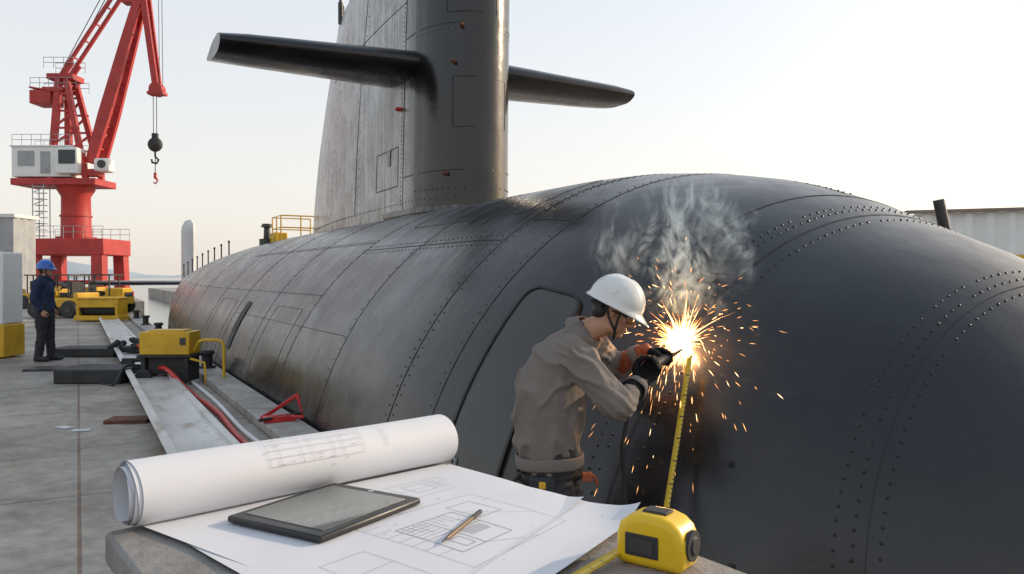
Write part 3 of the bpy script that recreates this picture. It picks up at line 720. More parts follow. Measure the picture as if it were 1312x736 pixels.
def hand(b,w,d,n,s,curl=(35,95,140),k=1.0,r=.0105):
    w=V(w);d=V(d).normalized();n=(V(n)-d*V(n).dot(d)).normalized();sd=d.cross(n);s=sd if sd.dot(V(s))>0 else -sd
    b.etube([w-d*.02,w+d*.02*k,w+d*.055*k,w+d*.085*k],[.03*k,.038*k,.043*k,.041*k],[.022*k,.02*k,.019*k,.015*k],s,n=14,sub=3)
    for i,(off,ln) in enumerate(((.031,.94),(.0105,1.05),(-.0105,1.0),(-.031,.8))):
        p=w+d*(.085-.004*abs(i-1))*k+s*off*k;pts=[p-d*.02*k,p]
        for a,l in zip(curl,(.04,.027,.022)):
            a=R(a+i*3);p=p+(d*math.cos(a)+n*math.sin(a))*l*ln*k;pts.append(p)
        b.tube(pts,[r*k*1.1,r*k*1.1,r*k,r*k*.95,r*k*.75],8);b.sph(pts[-1],r*k*.8,8,6)
    p=w+d*.025*k+s*.03*k;pts=[p]
    for dd,l in(((d*.6+s*.7+n*.3),.035),((d*.75+s*.1+n*.65),.032),((d*.5-s*.35+n*.8),.026)):
        p=p+dd.normalized()*l*k;pts.append(p)
    b.tube(pts,[r*1.5*k,r*1.25*k,r*1.15*k,r*.85*k],8);b.sph(pts[-1],r*k*.9,8,6)
def person(J,label,mj,mt,mh,k,glove,vox,famp=.011):
    rt=root('person',J['foot'],label,'person')
    side=V(J['side'])
    b=B()
    b.etube(J['torso'],[x*.8*k for x in J['tx']],[x*.78*k for x in J['ty']],side)
    b.etube([J['torso'][-1],J['neck'],V(J['head'])-V(J['hup']).normalized()*.06*k],[.08*k,.058*k,.056*k],[.07*k,.06*k,.058*k],side,n=14)
    for sh_,el,wr in J['arms']:b.etube([sh_,V(sh_).lerp(V(el),.5),el,V(el).lerp(V(wr),.4),wr],[.05*k,.045*k,.04*k,.038*k,.027*k],[.05*k,.045*k,.04*k,.036*k,.022*k],side,n=12)
    for hp_,kn,an in J['legs']:b.etube([hp_,V(hp_).lerp(V(kn),.5),kn,V(kn).lerp(V(an),.4),an],[.08*k,.07*k,.052*k,.055*k,.038*k],[.085*k,.075*k,.055*k,.055*k,.038*k],side,n=14)
    HMt=HM(J['head'],J['hfwd'],J['hup'],k);head(b,HMt)
    if not glove:
        for h in J['hands']:hand(b,*h,k=k)
    me=remeshed(b,vox*.8,1);place('body',me,M_skin,rt,smooth=180)
    for s in(-1,1):
        e=B(HMt);e.sph((s*.032,.079,.004),.0125,12,8);ey=mk('eye',e,M_eye,rt);e=B(HMt);e.sph((s*.032,.0885,.004),.0055,8,6);mk('iris',e,M_hair,ey)
    e=B(HMt);e.sph((0,-.026,.04),(.08,.096,.09),20,14);e.sph((0,-.06,-.025),(.06,.046,.05));place('hair',remeshed(e,.006*k,2,lambda p:.0015*noise.noise(p*180)),M_hair,rt,smooth=180)
    b=B()
    b.etube(J['torso'],[x*k for x in J['tx']],[x*k for x in J['ty']],side)
    for sh_,el,wr in J['arms']:
        sh_=V(sh_);el=V(el);wr=V(wr)
        b.etube([sh_.lerp(V(J['torso'][-2]),.25),sh_,sh_.lerp(el,.5),el,el.lerp(wr,.45),el.lerp(wr,.88)],[.09*k,.088*k,.076*k,.07*k,.06*k,.048*k],[.09*k,.088*k,.074*k,.068*k,.058*k,.046*k],side,n=16)
    nk=V(J['neck']);t=(V(J['head'])-nk).normalized()
    fo=folds(famp*k,5.0,(1.15,1.15,.75))
    joints=[V(a[1]) for a in J['arms']]+[V(a[0]) for a in J['arms']];tb0=V(J['torso'][0])
    def fd_(p):
        v=fo(p)
        for jn in joints:
            dd=(p-jn).length
            if dd<.17: v+=famp*.45*k*(1-dd/.17)*math.sin((p.z+p.x*.6)*130+3*noise.noise(p*9))*.8
        dz=p.z-tb0.z
        if dz<.2: v+=famp*.25*k*max(0,1-dz/.2)*math.sin(14*math.atan2(p.y-tb0.y,p.x-tb0.x)+2*noise.noise(p*8))
        return v
    j=place('jacket',remeshed(b,vox,4,fd_,1),mj,rt,smooth=180)
    b=B();rg=[];sd=side.normalized();bt_=(t.cross(sd)).normalized()
    for hgt,rx,ry in((-.045,.1,.098),(-.01,.085,.083),(.022,.08,.078),(.024,.086,.084),(-.006,.1,.1),(-.03,.108,.108)):
        rg.append([nk+t*hgt*k+(sd*math.cos(6.283*i/32)*rx+bt_*math.sin(6.283*i/32)*ry)*k+t*.006*math.sin(3*6.283*i/32) for i in range(32)])
    b.loft(rg,False);c_=mk('collar',b,mj,j,smooth=60);md=c_.modifiers.new('s','SOLIDIFY');md.thickness=.004
    for sh_,el,wr in J['arms']:
        sh_=V(sh_);el=V(el);wr=V(wr);d_=(wr-el).normalized();u=d_.orthogonal().normalized();v_=d_.cross(u);b=B();rg=[]
        for f_,r_ in((.7,.057),(.72,.062),(.86,.056),(.9,.053)):
            c=el.lerp(wr,f_);rg.append([c+(u*math.cos(6.283*i/28)+v_*math.sin(6.283*i/28))*(r_+.002*math.sin(5*6.283*i/28))*k for i in range(28)])
        b.loft(rg,False);o=mk('sleeve_cuff',b,mj,j,smooth=60);md=o.modifiers.new('s','SOLIDIFY');md.thickness=.003
    b=B();pe=V(J['torso'][0])
    b.etube([pe+V((0,0,.1*k)),pe,pe-V((0,0,.08*k))],[.165*k,.18*k,.17*k],[.13*k,.145*k,.13*k],side)
    for hp_,kn,an in J['legs']:
        hp_=V(hp_);kn=V(kn);an=V(an);b.etube([hp_,hp_.lerp(kn,.5),kn,kn.lerp(an,.5),an+V((0,0,.03))],[.1*k,.095*k,.075*k,.075*k,.068*k],[.11*k,.1*k,.078*k,.075*k,.068*k],side,n=16)
    place('trousers',remeshed(b,vox,3,folds(.012*k,7,(1,1,1.6)),1),mt,rt,smooth=180)
    for (hp_,kn,an),td in zip(J['legs'],J['toes']):
        an=V(an);td=V(td).normalized();sd=V((td.y,-td.x,0));g=J['foot'][2]
        b=B();b.etube([an+V((0,0,.06*k)),an],[.055*k,.055*k],[.06*k,.06*k],td,n=14)
        b.etube([V((an.x,an.y,g+.045*k))-td*.05*k,V((an.x,an.y,g+.05*k))+td*.06*k,V((an.x,an.y,g+.038*k))+td*.17*k],[.045*k,.05*k,.042*k],[.05*k,.05*k,.034*k],sd,n=16)
        me=remeshed(b,.008,2)
        for v in me.vertices:
            if v.co.z<g+.004:v.co.z=g+.004
        place('boot',me,M_boot,rt,smooth=180)
    if glove:
        for h in J['hands']:
            b=B();hand(b,*h,k=k*1.1,r=.0142);place('glove',remeshed(b,.0042,1),M_glove,rt,smooth=180)
    hh=helmet(HMt@Matrix.Translation((0,0,.016)),mh,rt)
    e=B(HMt)
    for s in(-1,1):
        e.tube([(s*.1,.03,.04),(s*.085,.035,-.02),(s*.062,.047,-.08),(s*.02,.058,-.118),(0,.058,-.12)],.0065,6);e.tube([(s*.1,-.06,.04),(s*.09,-.01,-.03),(s*.062,.047,-.08)],.0065,6)
    e.tube([(-.08,-.06,.005),(-.04,-.105,0),(0,-.118,0),(.04,-.105,0),(.08,-.06,.005)],.011,8)
    mk('helmet_strap',e,M_strap,hh)
    return rt,HMt,j
k=1.06
J=dict(foot=(.2,4.0,-.52),side=(.457,.889,0),
 torso=[V((.205,4.1,.52)),V((.185,4.1,.62)),V((.185,4.1,.76)),V((.205,4.1,.93)),V((.27,4.11,1.08)),V((.335,4.13,1.17))],
 tx=[.165,.17,.195,.205,.2,.12],ty=[.135,.145,.165,.165,.135,.09],
 neck=V((.385,4.14,1.215)),head=V((.53,4.13,1.32)),hfwd=(.9,-.16,-.46),hup=(.46,-.08,.88),
 arms=[(V((.3,3.96,1.12)),V((.52,3.86,.875)),V((.648,4.03,.962))),(V((.45,4.28,1.12)),V((.56,4.52,.97)),V((.73,4.38,1.085)))],
 hands=[((.648,4.03,.962),(.55,.45,.5),(.5,-.1,.9),(0,.3,1)),((.73,4.38,1.085),(.85,-.1,.12),(.2,-.1,-1),(.2,-1,0))],
 legs=[(V((.2,4.0,.42)),V((.3,3.98,-.03)),V((.16,3.93,-.42))),(V((.24,4.2,.42)),V((.34,4.24,-.03)),V((.24,4.24,-.42)))],
 toes=[(1,.2,0),(1,.35,0)])
wk,HW,jk=person(J,'welder in grey jacket and white hard hat leaning over the seam',M_jacket,M_trouser,M_helmw,k,True,.0085,.021)
for s in(-1,1):
    e=B(HW);e.sph((s*.033,.092,.004),(.032,.013,.022),14,8);g_=mk('goggle_lens',e,M_amber,wk)
e=B(HW);e.tube([(-.088,-.01,.004),(-.08,.04,.008),(-.066,.088,.016),(0,.104,.022),(.066,.088,.016),(.08,.04,.008),(.088,-.01,.004)],.004,6)
mk('goggle_frame',e,M_strap,wk)
for (p,q,mm) in((V((.59,3.965,.925)),V((.648,4.03,.962)),M_glove),(V((.61,4.475,1.005)),V((.735,4.375,1.087)),M_cuff)):
    d_=(q-p);b=B();b.etube([p+d_*.1,p+d_*.55,p+d_*1.0],[.062,.056,.046],[.06,.054,.042],(0,0,1),n=20);place('glove_cuff',remeshed(b,.006,2,folds(.004,26)),mm,wk,smooth=180)
def wring(zs,rx,ry,m,nm,par,th_=.008,c=V((.195,4.1,0)),wob=.0):
    b=B();rg=[];sd=V((.457,.889,0));fd=V((.889,-.457,0))
    for i,z in enumerate(zs):
        rg.append([c+V((0,0,z+wob*.5*math.sin(3*6.283*j/48)))+sd*rx[i]*math.cos(6.283*j/48)*(1+wob*math.sin(17*6.283*j/48))+fd*ry[i]*math.sin(6.283*j/48)*(1+wob*math.sin(17*6.283*j/48)) for j in range(48)])
    b.loft(rg,False);o=mk(nm,b,m,par,smooth=60);md=o.modifiers.new('s','SOLIDIFY');md.thickness=th_;return o
wring((.53,.54,.585,.595),(.196,.2,.2,.194),(.168,.172,.172,.166),M_jacket,'waistband',jk,.006,wob=.006)
wring((.47,.515),(.2,.2),(.165,.165),M_strap,'belt',wk)
sd=V((.457,.889,0));fd=V((.889,-.457,0))
b=B();c=V((.2,4.1,.43))-sd*.19+fd*.04;b.box(c,(.13,.06,.17),Matrix.Rotation(math.atan2(fd.y,fd.x),3,'Z'));mk('tool_pouch',b,M_trouser,wk,bevel=.02)
b=B();b.box(c+V((0,-.035,.05)),(.035,.02,.035));mk('yellow_tag',b,M_yellow,wk,bevel=.006)
b=B();c=V((.375,3.97,.5));b.box(c,(.05,.05,.04));b.tube([c+V((0,0,.02)),c+V((.04,-.01,0)),c+V((.05,0,-.04))],.01);mk('orange_tape_holder',b,M_cuff,wk,bevel=.012)
b=B();c=V((.05,3.99,.52));b.tube([c,c+V((-.05,0,-.06)),c+V((-.03,0,-.16)),c+V((.03,0,-.14))],.01);mk('carabiner_strap',b,M_strap,wk)
tr=root('welding_torch',(.8,4.36,1.08),'black welding torch held against the hull seam','torch')
A=V((.70,4.14,1.02));Bq=V((.955,4.48,1.09))
b=B();b.tube([A,A.lerp(Bq,.35),A.lerp(Bq,.6)],[.02,.026,.024],12);mk('grip',b,M_black,tr)
b=B();b.tube([A.lerp(Bq,.6),A.lerp(Bq,.8),Bq],[.017,.013,.01],10);mk('nozzle',b,M_darkmetal,tr)
b=B();b.tube([A,V((.62,4.1,.9)),V((.58,4.2,.6)),V((.62,4.3,.2)),V((.5,4.3,-.3)),V((.45,4.2,-.5))],.011,8);mk('supply_hose',b,M_black,tr)
x0,y0=-8.34,14.2
J=dict(foot=(x0,y0,0),side=(.2,-.98,0),
 torso=[V((x0,y0,.93)),V((x0-.01,y0,1.06)),V((x0-.015,y0,1.2)),V((x0-.01,y0,1.33)),V((x0,y0,1.43))],
 tx=[.175,.17,.19,.2,.12],ty=[.15,.155,.165,.155,.095],
 neck=V((x0+.01,y0,1.5)),head=V((x0+.035,y0,1.62)),hfwd=(1,.1,-.02),hup=(0,0,1),
 arms=[(V((x0+.02,y0-.2,1.4)),V((x0-.04,y0-.25,1.12)),V((x0+.08,y0-.2,.9))),(V((x0-.02,y0+.2,1.4)),V((x0-.05,y0+.25,1.12)),V((x0+.06,y0+.2,.9)))],
 hands=[((x0+.08,y0-.2,.9),(.3,.1,-.95),(0,1,0),(1,0,.3)),((x0+.06,y0+.2,.9),(.3,-.1,-.95),(0,-1,0),(1,0,.3))],
 legs=[(V((x0,y0-.09,.88)),V((x0+.01,y0-.11,.48)),V((x0-.04,y0-.12,.09))),(V((x0,y0+.09,.88)),V((x0+.03,y0+.11,.48)),V((x0+.04,y0+.12,.09)))],
 toes=[(1,-.25,0),(1,.15,0)])
person(J,'man in navy jacket and blue hard hat standing on the dock',M_navy,M_trouser,M_helmb,1.05,False,.014)
# ---------------------------------------------------------------- workbench and items
TZ=1.15
tc=[V((-.56,1.09,0)),V((-.135,1.53,0)),V((.42,.74,0)),V((.02,.32,0))]
wb=root('workbench',(0,1,0),'grey concrete topped workbench standing on the dock','workbench')
b=B();b.prism([(p.x,p.y) for p in reversed(tc)],TZ-.045,TZ);mk('bench_top',b,M_bench,wb,bevel=.006)
cc=sum(tc,V())/4
b=B();b.prism([((p.x-cc.x)*.95+cc.x,(p.y-cc.y)*.95+cc.y) for p in reversed(tc)],.1,TZ-.045);mk('bench_body',b,M_bench,wb,bevel=.006)
b=B();b.prism([((p.x-cc.x)*.88+cc.x,(p.y-cc.y)*.88+cc.y) for p in reversed(tc)],0,.1);mk('plinth',b,M_black,wb)
M_ink=mat('drawing_ink',(.28,.3,.35),rough=.8,bump=0)
def sheetpt(A,Bc,C,Dd,s,t,lift=1):
    p=A.lerp(Bc,s).lerp(Dd.lerp(C,s),t)
    z=TZ+.0015+.0034*(1+noise.noise(V((s*2.2,t*2.4,lift))))
    z+=.018*max(0,(s-.8)/.2)**2*max(0,(t-.75)/.25)**1.5*lift
    z+=.005*max(0,(t-.9)/.1)**2*lift
    return V((p.x,p.y,z))
def sheet(A,Bc,C,Dd,lift,zoff,label):
    b=B();n=48;vs=[];fs=[]
    for i in range(n+1):
        for j in range(n+1):
            q=sheetpt(A,Bc,C,Dd,i/n,j/n,lift);q.z+=zoff;vs.append(q)
    for i in range(n):
        for j in range(n):
            k_=i*(n+1)+j;fs.append((k_,k_+n+1,k_+n+2,k_+1))
    b.add(vs,fs);return mk('drawing_sheet',b,M_paperw,smooth=180,label=label,cat='paper sheet')
A=V((-.515,1.1,0));Bc=V((-.125,1.462,0));C=V((.185,1.14,0));Dd=V((-.05,.74,0))
sheet(A+V((.015,.01,0)),Bc+V((.01,.0,0)),C+V((-.075,.075,0)),Dd+V((-.09,-.0,0)),.4,-.0008,'lower white drawing sheet spread on the workbench')
s1=sheet(A,Bc,C,Dd,1,.0006,'white engineering drawing sheet spread on the workbench')
b=B()
def stroke(s0,t0,s1_,t1,w=.0009):
    P=sheetpt(A,Bc,C,Dd,s0,t0);Q=sheetpt(A,Bc,C,Dd,s1_,t1);n=max(1,int((Q-P).length/.015))
    pr=None
    for i in range(n+1):
        p=sheetpt(A,Bc,C,Dd,s0+(s1_-s0)*i/n,t0+(t1-t0)*i/n);p.z+=.0012;sd=(Q-P).cross(V((0,0,1))).normalized()*w/2
        if pr: b.add([pr[0],pr[1],p+sd,p-sd],[(0,1,2,3)])
        pr=(p-sd,p+sd)
def rect(s0,t0,s1_,t1,w=.0008):
    stroke(s0,t0,s1_,t0,w);stroke(s1_,t0,s1_,t1,w);stroke(s1_,t1,s0,t1,w);stroke(s0,t1,s0,t0,w)
random.seed(11)
rect(.34,.4,.8,.82,.0006);rect(.4,.5,.62,.74,.0011);rect(.4,.5,.5,.62,.0009);rect(.5,.62,.62,.74,.0011);rect(.64,.46,.74,.6,.0009);rect(.44,.66,.48,.72,.001)
for i in range(9):stroke(.42+.02*i,.5,.42+.02*i,.55+.02*(i%3),.0008)
for i in range(6):stroke(.4,.5+.02*i,.5,.5+.02*i,.0007)
for i in range(8):stroke(.52+.011*i,.63,.52+.011*i,.68,.0012)
for i in range(7):stroke(.34,.44+.045*i,.40,.44+.045*i,.0006)
stroke(.62,.5,.8,.7,.0006);stroke(.5,.74,.64,.82,.0006)
rect(.66,.14,.86,.3,.0006);rect(.7,.17,.78,.26,.0008);stroke(.66,.22,.86,.22,.0006)
for i in range(6):stroke(.79,.16+.02*i,.79+random.uniform(.02,.06),.16+.02*i,.0007)
for i in range(9):stroke(.46+random.uniform(0,.08),.3+.012*i,.5+random.uniform(.03,.08),.3+.012*i,.0006)
for i in range(22):
    s=random.uniform(.3,.9);t=random.uniform(.3,.9);l=random.uniform(.006,.02);stroke(s,t,s+l,t,.0007)
rect(.1,.55,.24,.85,.0006);stroke(.1,.65,.24,.65,.0006)
mk('drawing_lines',b,M_ink,s1,smooth=None,kind='stuff')
P0=V((-.532,1.105,0));P1=V((-.132,1.488,0));ax=(P1-P0).normalized();sdv=V((ax.y,-ax.x,0))
rl=root('rolled_drawing',(P0+P1)/2+V((0,0,TZ)),'rolled up white engineering drawing lying on the sheets','paper roll')
def spiral(th): return .0455-.0011*th/6.283*1.6
b=B();n=56*6;vs=[];cz=TZ+.0485
for i in range(n+1):
    th=i*6.283/56;r=spiral(th)*(1+.012*math.sin(2*th))
    for q in range(13):
        f=q/12;c=P0.lerp(P1,f)+ax*(.003*math.sin(th*1.3)-(.002*th/6.283 if q==0 else 0) if q in(0,12) else 0)
        rr=r*(1+.025*math.sin(f*5+1))
        an=th+R(-70);vs.append(c+sdv*rr*math.cos(an)+V((0,0,cz+rr*math.sin(an))))
b.add(vs,[(i*13+q,(i+1)*13+q,(i+1)*13+q+1,i*13+q+1) for i in range(n) for q in range(12)])
o=mk('paper_layers',b,M_paperw,rl,smooth=180)
M_ink2=mat('faint_drawing_ink',(.44,.45,.5),rough=.8,bump=0)
b=B()
def rs(f0,a0,f1,a1,w=.0009):
    n=max(1,int(abs(a1-a0)/6)+1);pr=None
    for i in range(n+1):
        f=f0+(f1-f0)*i/n;a=R(a0+(a1-a0)*i/n);rr=.0455*1.012*(1+.025*math.sin(f*5+1))+.0009
        dirn=sdv*math.cos(a)+V((0,0,math.sin(a)));p=P0.lerp(P1,f)+V((0,0,cz))+dirn*rr
        tg=ax*(f1-f0)+(-sdv*math.sin(a)+V((0,0,math.cos(a))))*R(a1-a0)*.09;sd=dirn.cross(tg).normalized()*w/2
        if pr:b.add([pr[0],pr[1],p+sd,p-sd],[(0,1,2,3)])
        pr=(p-sd,p+sd)
for i in (0,1,3,4,6,7,9):rs(.34+.034*i,15,.34+.034*i,80,.0006)
for i in range(5):rs(.34,15+16*i,.646,15+16*i,.0006)
for i in range(16):
    f=random.uniform(.3,.62);a=random.uniform(-5,80);rs(f,a,f+random.uniform(.01,.025),a,.0008)
for i in range(9):rs(.72,70-6*i,.72+random.uniform(.01,.03),70-6*i,.0007)
mk('drawing_lines',b,M_ink2,rl,smooth=None,kind='stuff')
tm=Matrix.Translation((-.268,1.154,TZ+.0115))@Matrix.Rotation(R(59),4,'Z')
M_bez=mat('tablet_black',(.02,.02,.022),rough=.35,bump=0)
m,nt,p,N,L=nodes('tablet_screen');vec=mapping_n(nt)
col=ramp_n(nt,noise_n(nt,vec,6,2),[(.3,(.08,.1,.1)),(.7,(.14,.16,.155))]);L.new(col,p.inputs['Base Color']);p.inputs['Roughness'].default_value=.09;p.inputs['Coat Weight'].default_value=.5;M_scr=m
tb_=root('tablet',(-.268,1.154,TZ+.006),'black tablet computer lying flat on the drawings','tablet')
b=B(tm);b.box((0,0,0),(.212,.178,.010));tbody=mk('tablet_body',b,M_bez,tb_,bevel=.0035)
b=B(tm);b.box((0,0,.0053),(.172,.148,.0012));mk('screen',b,M_scr,tb_)
b=B(tm);b.cyl((.094,0,.0048),(.094,0,.0058),.005,n=20);mk('home_button',b,M_grey,tb_)
pr_=root('pen',(-.067,1.084,TZ+.006),'brown metal pen lying on the drawing sheet','pen')
p=V((-.09,1.012,TZ+.011));q=V((-.045,1.15,TZ+.011))
b=B();b.tube([p.lerp(q,.12),p.lerp(q,.2),p.lerp(q,.75)],[.0022,.003,.003],12);mk('barrel',b,mat('pen_bronze',(.2,.13,.075),(.16,.1,.06),rough=.35,metal=.4,bump=0),pr_)
b=B();b.tube([p,p.lerp(q,.12)],[.0005,.0022],10);mk('tip',b,M_darkmetal,pr_)
b=B();b.tube([p.lerp(q,.75),p.lerp(q,.98),q],[.0033,.0032,.002],12);mk('cap',b,M_black,pr_)
M_ty=mat('tape_yellow_plastic',(.78,.5,.01),(.72,.45,.01),rough=.35,scale=8,bump=.05,bscale=300,bdist=.0005,dirt=(.35,.22,.03),dirtamt=(.64,.8))
TM=Matrix.Translation((.178,.968,TZ+.0005))@Matrix.Rotation(R(-36),4,'Z')@Matrix.Scale(1.04,4)
tmr=root('tape_measure',(.178,.968,TZ),'yellow tape measure with blade pulled out on the workbench','tape measure')
b=B(TM)
poly=[(-.043,0),(.040,0),(.043,.02),(.042,.036),(.036,.049),(.026,.057),(.012,.061),(-.012,.061),(-.028,.057),(-.039,.048),(-.043,.034)]
vs=[(x,-.026,z) for x,z in poly]+[(x,.026,z) for x,z in poly];n=len(poly)
b.add(vs,[tuple(range(n)),tuple(range(n,2*n))[::-1]]+[(i,n+i,n+(i+1)%n,(i+1)%n) for i in range(n)])
tcase=mk('case',b,M_ty,tmr,bevel=.009);tcase.modifiers[0].segments=4;tcase.modifiers[0].angle_limit=R(50)
for nm,c,s in(('window',(-.008,-.0265,.026),(.042,.003,.026)),('lock_button',(.0,.0,.0615),(.03,.022,.004))):
    b=B(TM);b.box(c,s);mk(nm,b,M_black,tmr,bevel=.0015)
b=B(TM);b.tube([(.0405,0,.029),(.0455,0,.029),(.0456,0,.029),(.048,0,.029)],[.0175,.0175,.011,.009],24);mk('dial',b,M_black,tmr)
b=B(TM);b.box((-.008,-.0285,.026),(.03,.0012,.016));mk('label_plate',b,M_darkmetal,tmr)
def tapemat(nm,scale):
    m,nt,p,N,L=nodes(nm);t=N.new('ShaderNodeTexCoord');sx=N.new('ShaderNodeSeparateXYZ');L.new(t.outputs['UV'],sx.inputs[0])
    u=sx.outputs[0];v=sx.outputs[1]
    fr=math_n(nt,'FRACT',math_n(nt,'MULTIPLY',u,scale));tick=math_n(nt,'LESS_THAN',fr,.25)
    fr2=math_n(nt,'FRACT',math_n(nt,'MULTIPLY',u,scale/5));t2=math_n(nt,'LESS_THAN',fr2,.07)
    m1=math_n(nt,'MULTIPLY',tick,math_n(nt,'GREATER_THAN',v,.72));m2=math_n(nt,'MULTIPLY',t2,math_n(nt,'GREATER_THAN',v,.35))
    f=math_n(nt,'MAXIMUM',m1,m2);L.new(mix_n(nt,f,(.62,.42,.02),(.03,.03,.02)),p.inputs['Base Color']);p.inputs['Roughness'].default_value=.35;return m
def strip(name,pts,sides,w,mat_,parent,**kw):
    me=bpy.data.meshes.new(name);vs=[];fs=[];L_=0;ls=[0]
    for i,(p,s) in enumerate(zip(pts,sides)):
        if i:L_+=(p-pts[i-1]).length;ls.append(L_)
        vs+=[p-s*w/2,p+s*w/2]
    for i in range(len(pts)-1):fs.append((2*i,2*i+1,2*i+3,2*i+2))
    me.from_pydata([tuple(v) for v in vs],[],fs);ul=me.uv_layers.new()
    for i,pl in enumerate(me.polygons):
        for li,(a,b_) in zip(pl.loop_indices,((i,0),(i,1),(i+1,1),(i+1,0))):ul.data[li].uv=(ls[a],b_)
    o=place(name,me,mat_,parent,smooth=180,recenter=False,**kw);md=o.modifiers.new('s','SOLIDIFY');md.thickness=.0006;md.offset=0
    return o
M_tape=tapemat('tape_blade_marks',200);M_tapeb=tapemat('long_tape_marks',40)
st=TM@V((-.04,-.006,.012));en=V((-.02,.80,TZ+.006));pts=[st.lerp(en,i/12) for i in range(13)]
for i,p in enumerate(pts):p.z=TZ+.004+.009*(1-i/12)**2
dr=(en-st).normalized();sv=V((-dr.y,dr.x,0));strip('blade',pts,[sv]*13,.016,M_tape,tmr)
kp=[V((1.0,4.47,1.06)),V((.955,4.37,.92)),V((.87,4.2,.62)),V((.765,4.0,.25)),V((.68,3.88,-.1)),V((.6,3.8,-.51))]
pts=[];sds=[]
for i in range(41):
    s=i/40*5;j=min(4,int(s));pts.append(kp[j].lerp(kp[j+1],s-j));a=R(-20+8*math.sin(i*.25));sds.append(V((math.cos(a),math.sin(a),0)))
strip('measuring_tape',pts,sds,.03,M_tapeb,None,label='yellow measuring tape hanging from the seam to the ledge',cat='measuring tape')
# ---------------------------------------------------------------- weld arc, sparks, smoke
ray=V((.2165,1,-.0885))
def hit():
    y=3.5
    while y<7:
        w=V((0,0,1.5))+ray*y;q=D.inverted()@w;r=hr(q.y)
        if (q.x-X0)**2+(q.z-Z0)**2<=r*r:return w,q
        y+=.01
WPt,q=hit();nl=(V((q.x-X0,(-(B0-q.y)/LB**2)*RR*RR,q.z-Z0))).normalized();nW=(D.to_3x3()@nl)
M_arc=emis('arc_white_hot',(1,.82,.55),40)
M_spark=emis('spark_glow',(1,.42,.12),4)
M_spark2=emis('spark_hot',(1,.64,.3),9)
wc=WPt+nW*.03
b=B();b.sph(wc,(.036,.036,.05),14,10)
for v in b.v:
    d=(v-wc);v+=d*.7*noise.noise(v*40)
ob=mk('weld_arc',b,M_arc,label='white hot welding arc on the hull seam',cat='welding arc',smooth=180)
random.seed(5);b=B()
def sliver(p,d,l,w):
    a=d.orthogonal().normalized();c=d.cross(a)
    b.add([p-d*l/2,p+a*w,p+c*w,p-a*w,p-c*w,p+d*l/2],[(0,2,1),(0,3,2),(0,4,3),(0,1,4),(5,1,2),(5,2,3),(5,3,4),(5,4,1)])
def outside(p):
    q=D.inverted()@p
    return (q.x-X0)**2+(q.z-Z0)**2>(hr(q.y)+.008)**2 and p.z>-.5
def rdir(up=.1,zs=1.15,bx=0):
    while True:
        d=V((random.gauss(bx,1),random.gauss(0,1),random.gauss(up,zs)))
        if d.length>.1:
            d.normalize()
            if d.dot(nW)>.0:return d
for i in range(190):          # radial streaks of molten metal
    d=rdir(-.1,1.5,-.2);r0=random.uniform(.02,.07);L_=abs(random.gauss(.0,.1))*(1.3 if abs(d.z)>.6 else .7)+.02
    g=.45*random.uniform(.5,1.5);n=4
    for j in range(n):
        s=r0+L_*(j+.5)/n;p=wc+d*s-V((0,0,g*s*s));vd=(d-V((0,0,2*g*s))).normalized()
        if not outside(p):break
        b.cur=1 if j<3 else 0
        sliver(p,vd,L_/n*1.7,.001-.0002*j)
for i in range(300):          # scattered short sparks
    d=rdir(.1);rr=random.uniform(.12,.85)**1.25;g=.7*random.uniform(.3,1.6);p=wc+d*rr-V((0,0,g*rr*rr));vd=(d-V((0,0,2*g*rr))).normalized()
    if outside(p):
        b.cur=0 if random.random()<.7 else 1;sliver(p,vd,random.uniform(.008,.06),random.uniform(.0006,.0013))
for i in range(620):          # long falling streaks, drifting to the worker's side
    d=rdir(0,.7,-.6);v0=random.uniform(.03,.45);tf=random.random()**1.1
    p=wc+d*v0*(.25+.75*tf)-V((0,0,1.0*tf*tf+.03));vd=(d*v0*.75-V((0,0,2.0*tf+.12))).normalized()
    if outside(p):
        b.cur=0 if random.random()<.65 else 1;sliver(p,vd,random.uniform(.03,.14)*(.4+tf*.8),random.uniform(.0006,.0011))
mk('sparks',b,[M_spark,M_spark2],smooth=None,kind='stuff',label='orange sparks flying from the welding arc',cat='sparks')
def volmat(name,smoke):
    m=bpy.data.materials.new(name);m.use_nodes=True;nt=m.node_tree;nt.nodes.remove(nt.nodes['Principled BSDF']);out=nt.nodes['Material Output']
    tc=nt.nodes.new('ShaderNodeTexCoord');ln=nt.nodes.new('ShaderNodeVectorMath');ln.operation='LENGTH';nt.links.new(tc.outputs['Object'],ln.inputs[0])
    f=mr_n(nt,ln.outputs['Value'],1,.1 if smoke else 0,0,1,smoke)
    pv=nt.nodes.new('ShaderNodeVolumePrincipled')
    if smoke:
        g=nt.nodes.new('ShaderNodeNewGeometry');mp=nt.nodes.new('ShaderNodeMapping');mp.inputs['Rotation'].default_value=(0,R(-35),0);mp.inputs['Scale'].default_value=(1.5,.6,.8);nt.links.new(g.outputs['Position'],mp.inputs['Vector'])
        big=ramp_n(nt,noise_n(nt,mp.outputs['Vector'],2.8,3,.5,.8),[(.43,0),(.6,1)])
        nf=ramp_n(nt,noise_n(nt,mp.outputs['Vector'],4.6,8,.6,3.6),[(.5,0),(.66,1)])
        nf=math_n(nt,'MULTIPLY',nf,big)
        nt.links.new(math_n(nt,'MULTIPLY',math_n(nt,'MULTIPLY',nf,f),17.),pv.inputs['Density']);pv.inputs['Color'].default_value=(.62,.83,1,1);pv.inputs['Anisotropy'].default_value=.1
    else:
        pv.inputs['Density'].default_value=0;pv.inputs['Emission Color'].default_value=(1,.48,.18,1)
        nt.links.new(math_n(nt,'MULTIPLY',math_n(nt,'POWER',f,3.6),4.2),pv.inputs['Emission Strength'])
    nt.links.new(pv.outputs[0],out.inputs['Volume']);return m
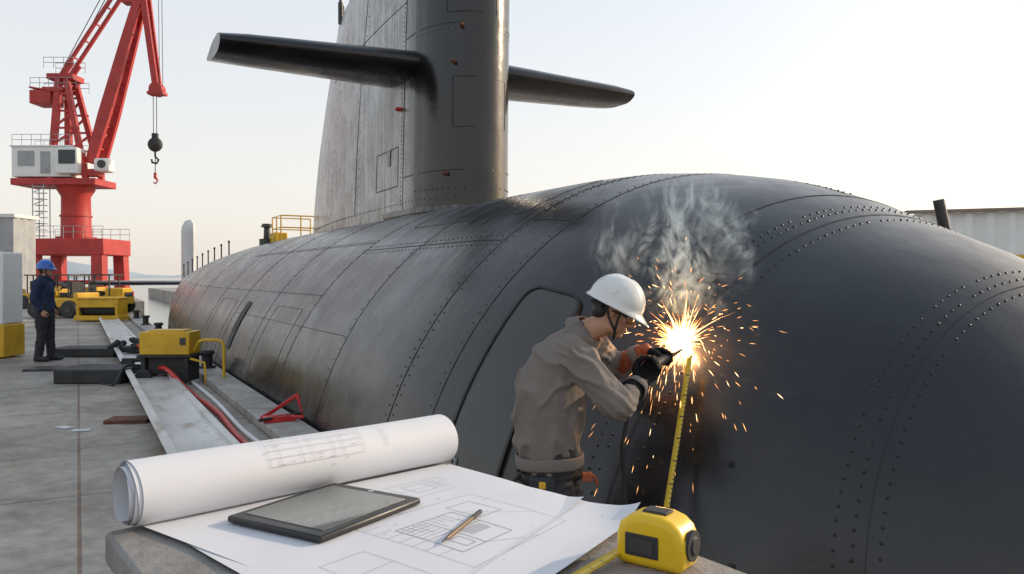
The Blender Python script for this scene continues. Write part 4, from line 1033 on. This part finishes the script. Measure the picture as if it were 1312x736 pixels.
def volobj(name,c,r,m,label,cat,rot=0):
    b=B();b.sph((0,0,0),(1,1,1),24,16);me=mesh_from(b);me.materials.append(m);o=bpy.data.objects.new(name,me);scene.collection.objects.link(o)
    o.location=c;o.scale=r;o.rotation_euler=(0,rot,0);o['label']=label;o['category']=cat;o['kind']='stuff';return o
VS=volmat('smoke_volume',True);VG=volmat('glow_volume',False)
volobj('smoke_plume',(.98,4.7,1.68),(.6,.4,.5),VS,'pale blue white welding smoke drifting above the hull','smoke')
volobj('weld_bloom_halo',tuple(wc+nW*.04),(.17,.17,.19),VG,'added bloom-like fume around the welding arc','glow')  # added emissive volume, imitates lens bloom around the arc
ld=bpy.data.lights.new('weld_light','POINT');ld.energy=30;ld.color=(1,.5,.2);ld.shadow_soft_size=.02
lo=bpy.data.objects.new('weld_light',ld);scene.collection.objects.link(lo);lo.location=wc+nW*.085
# ---------------------------------------------------------------- light
SE,SA=21,66
w=bpy.data.worlds.new('World');scene.world=w;w.use_nodes=True;nt=w.node_tree
sky=nt.nodes.new('ShaderNodeTexSky');sky.sky_type='NISHITA';sky.sun_disc=False;sky.sun_elevation=R(SE);sky.sun_rotation=R(SA);sky.dust_density=3.5;sky.air_density=1.0;sky.ozone_density=1
bg=nt.nodes['Background'];nt.links.new(sky.outputs[0],bg.inputs['Color']);bg.inputs['Strength'].default_value=.06
tc_=nt.nodes.new('ShaderNodeTexCoord');sx=nt.nodes.new('ShaderNodeSeparateXYZ');nt.links.new(tc_.outputs['Generated'],sx.inputs[0])
hz_=ramp_n(nt,mr_n(nt,sx.outputs[2],-.05,.9),[(.0,(.84,.77,.7)),(.12,(.86,.805,.745)),(.4,(.73,.75,.765)),(1,(.42,.5,.6))])
bg2=nt.nodes.new('ShaderNodeBackground');nt.links.new(hz_,bg2.inputs['Color']);bg2.inputs['Strength'].default_value=.92
ad=nt.nodes.new('ShaderNodeAddShader');nt.links.new(bg.outputs[0],ad.inputs[0]);nt.links.new(bg2.outputs[0],ad.inputs[1]);nt.links.new(ad.outputs[0],nt.nodes['World Output'].inputs['Surface'])
sd_=bpy.data.lights.new('sun','SUN');sd_.energy=3.4;sd_.angle=R(.8);sd_.color=(1,.8,.58);so=bpy.data.objects.new('sun',sd_);scene.collection.objects.link(so)
dv=V((math.sin(R(SA))*math.cos(R(SE)),math.cos(R(SA))*math.cos(R(SE)),math.sin(R(SE))))
so.rotation_euler=dv.to_track_quat('Z','Y').to_euler()
cam=bpy.data.cameras.new('camera');co=bpy.data.objects.new('camera',cam);scene.collection.objects.link(co);co.location=(0,0,1.5);co.rotation_euler=(R(90-.73),0,0)
cam.lens=28;cam.sensor_width=36;cam.clip_start=.02;cam.clip_end=8000;scene.camera=co
scene.view_settings.view_transform='Standard';scene.view_settings.look='None';scene.view_settings.exposure=0
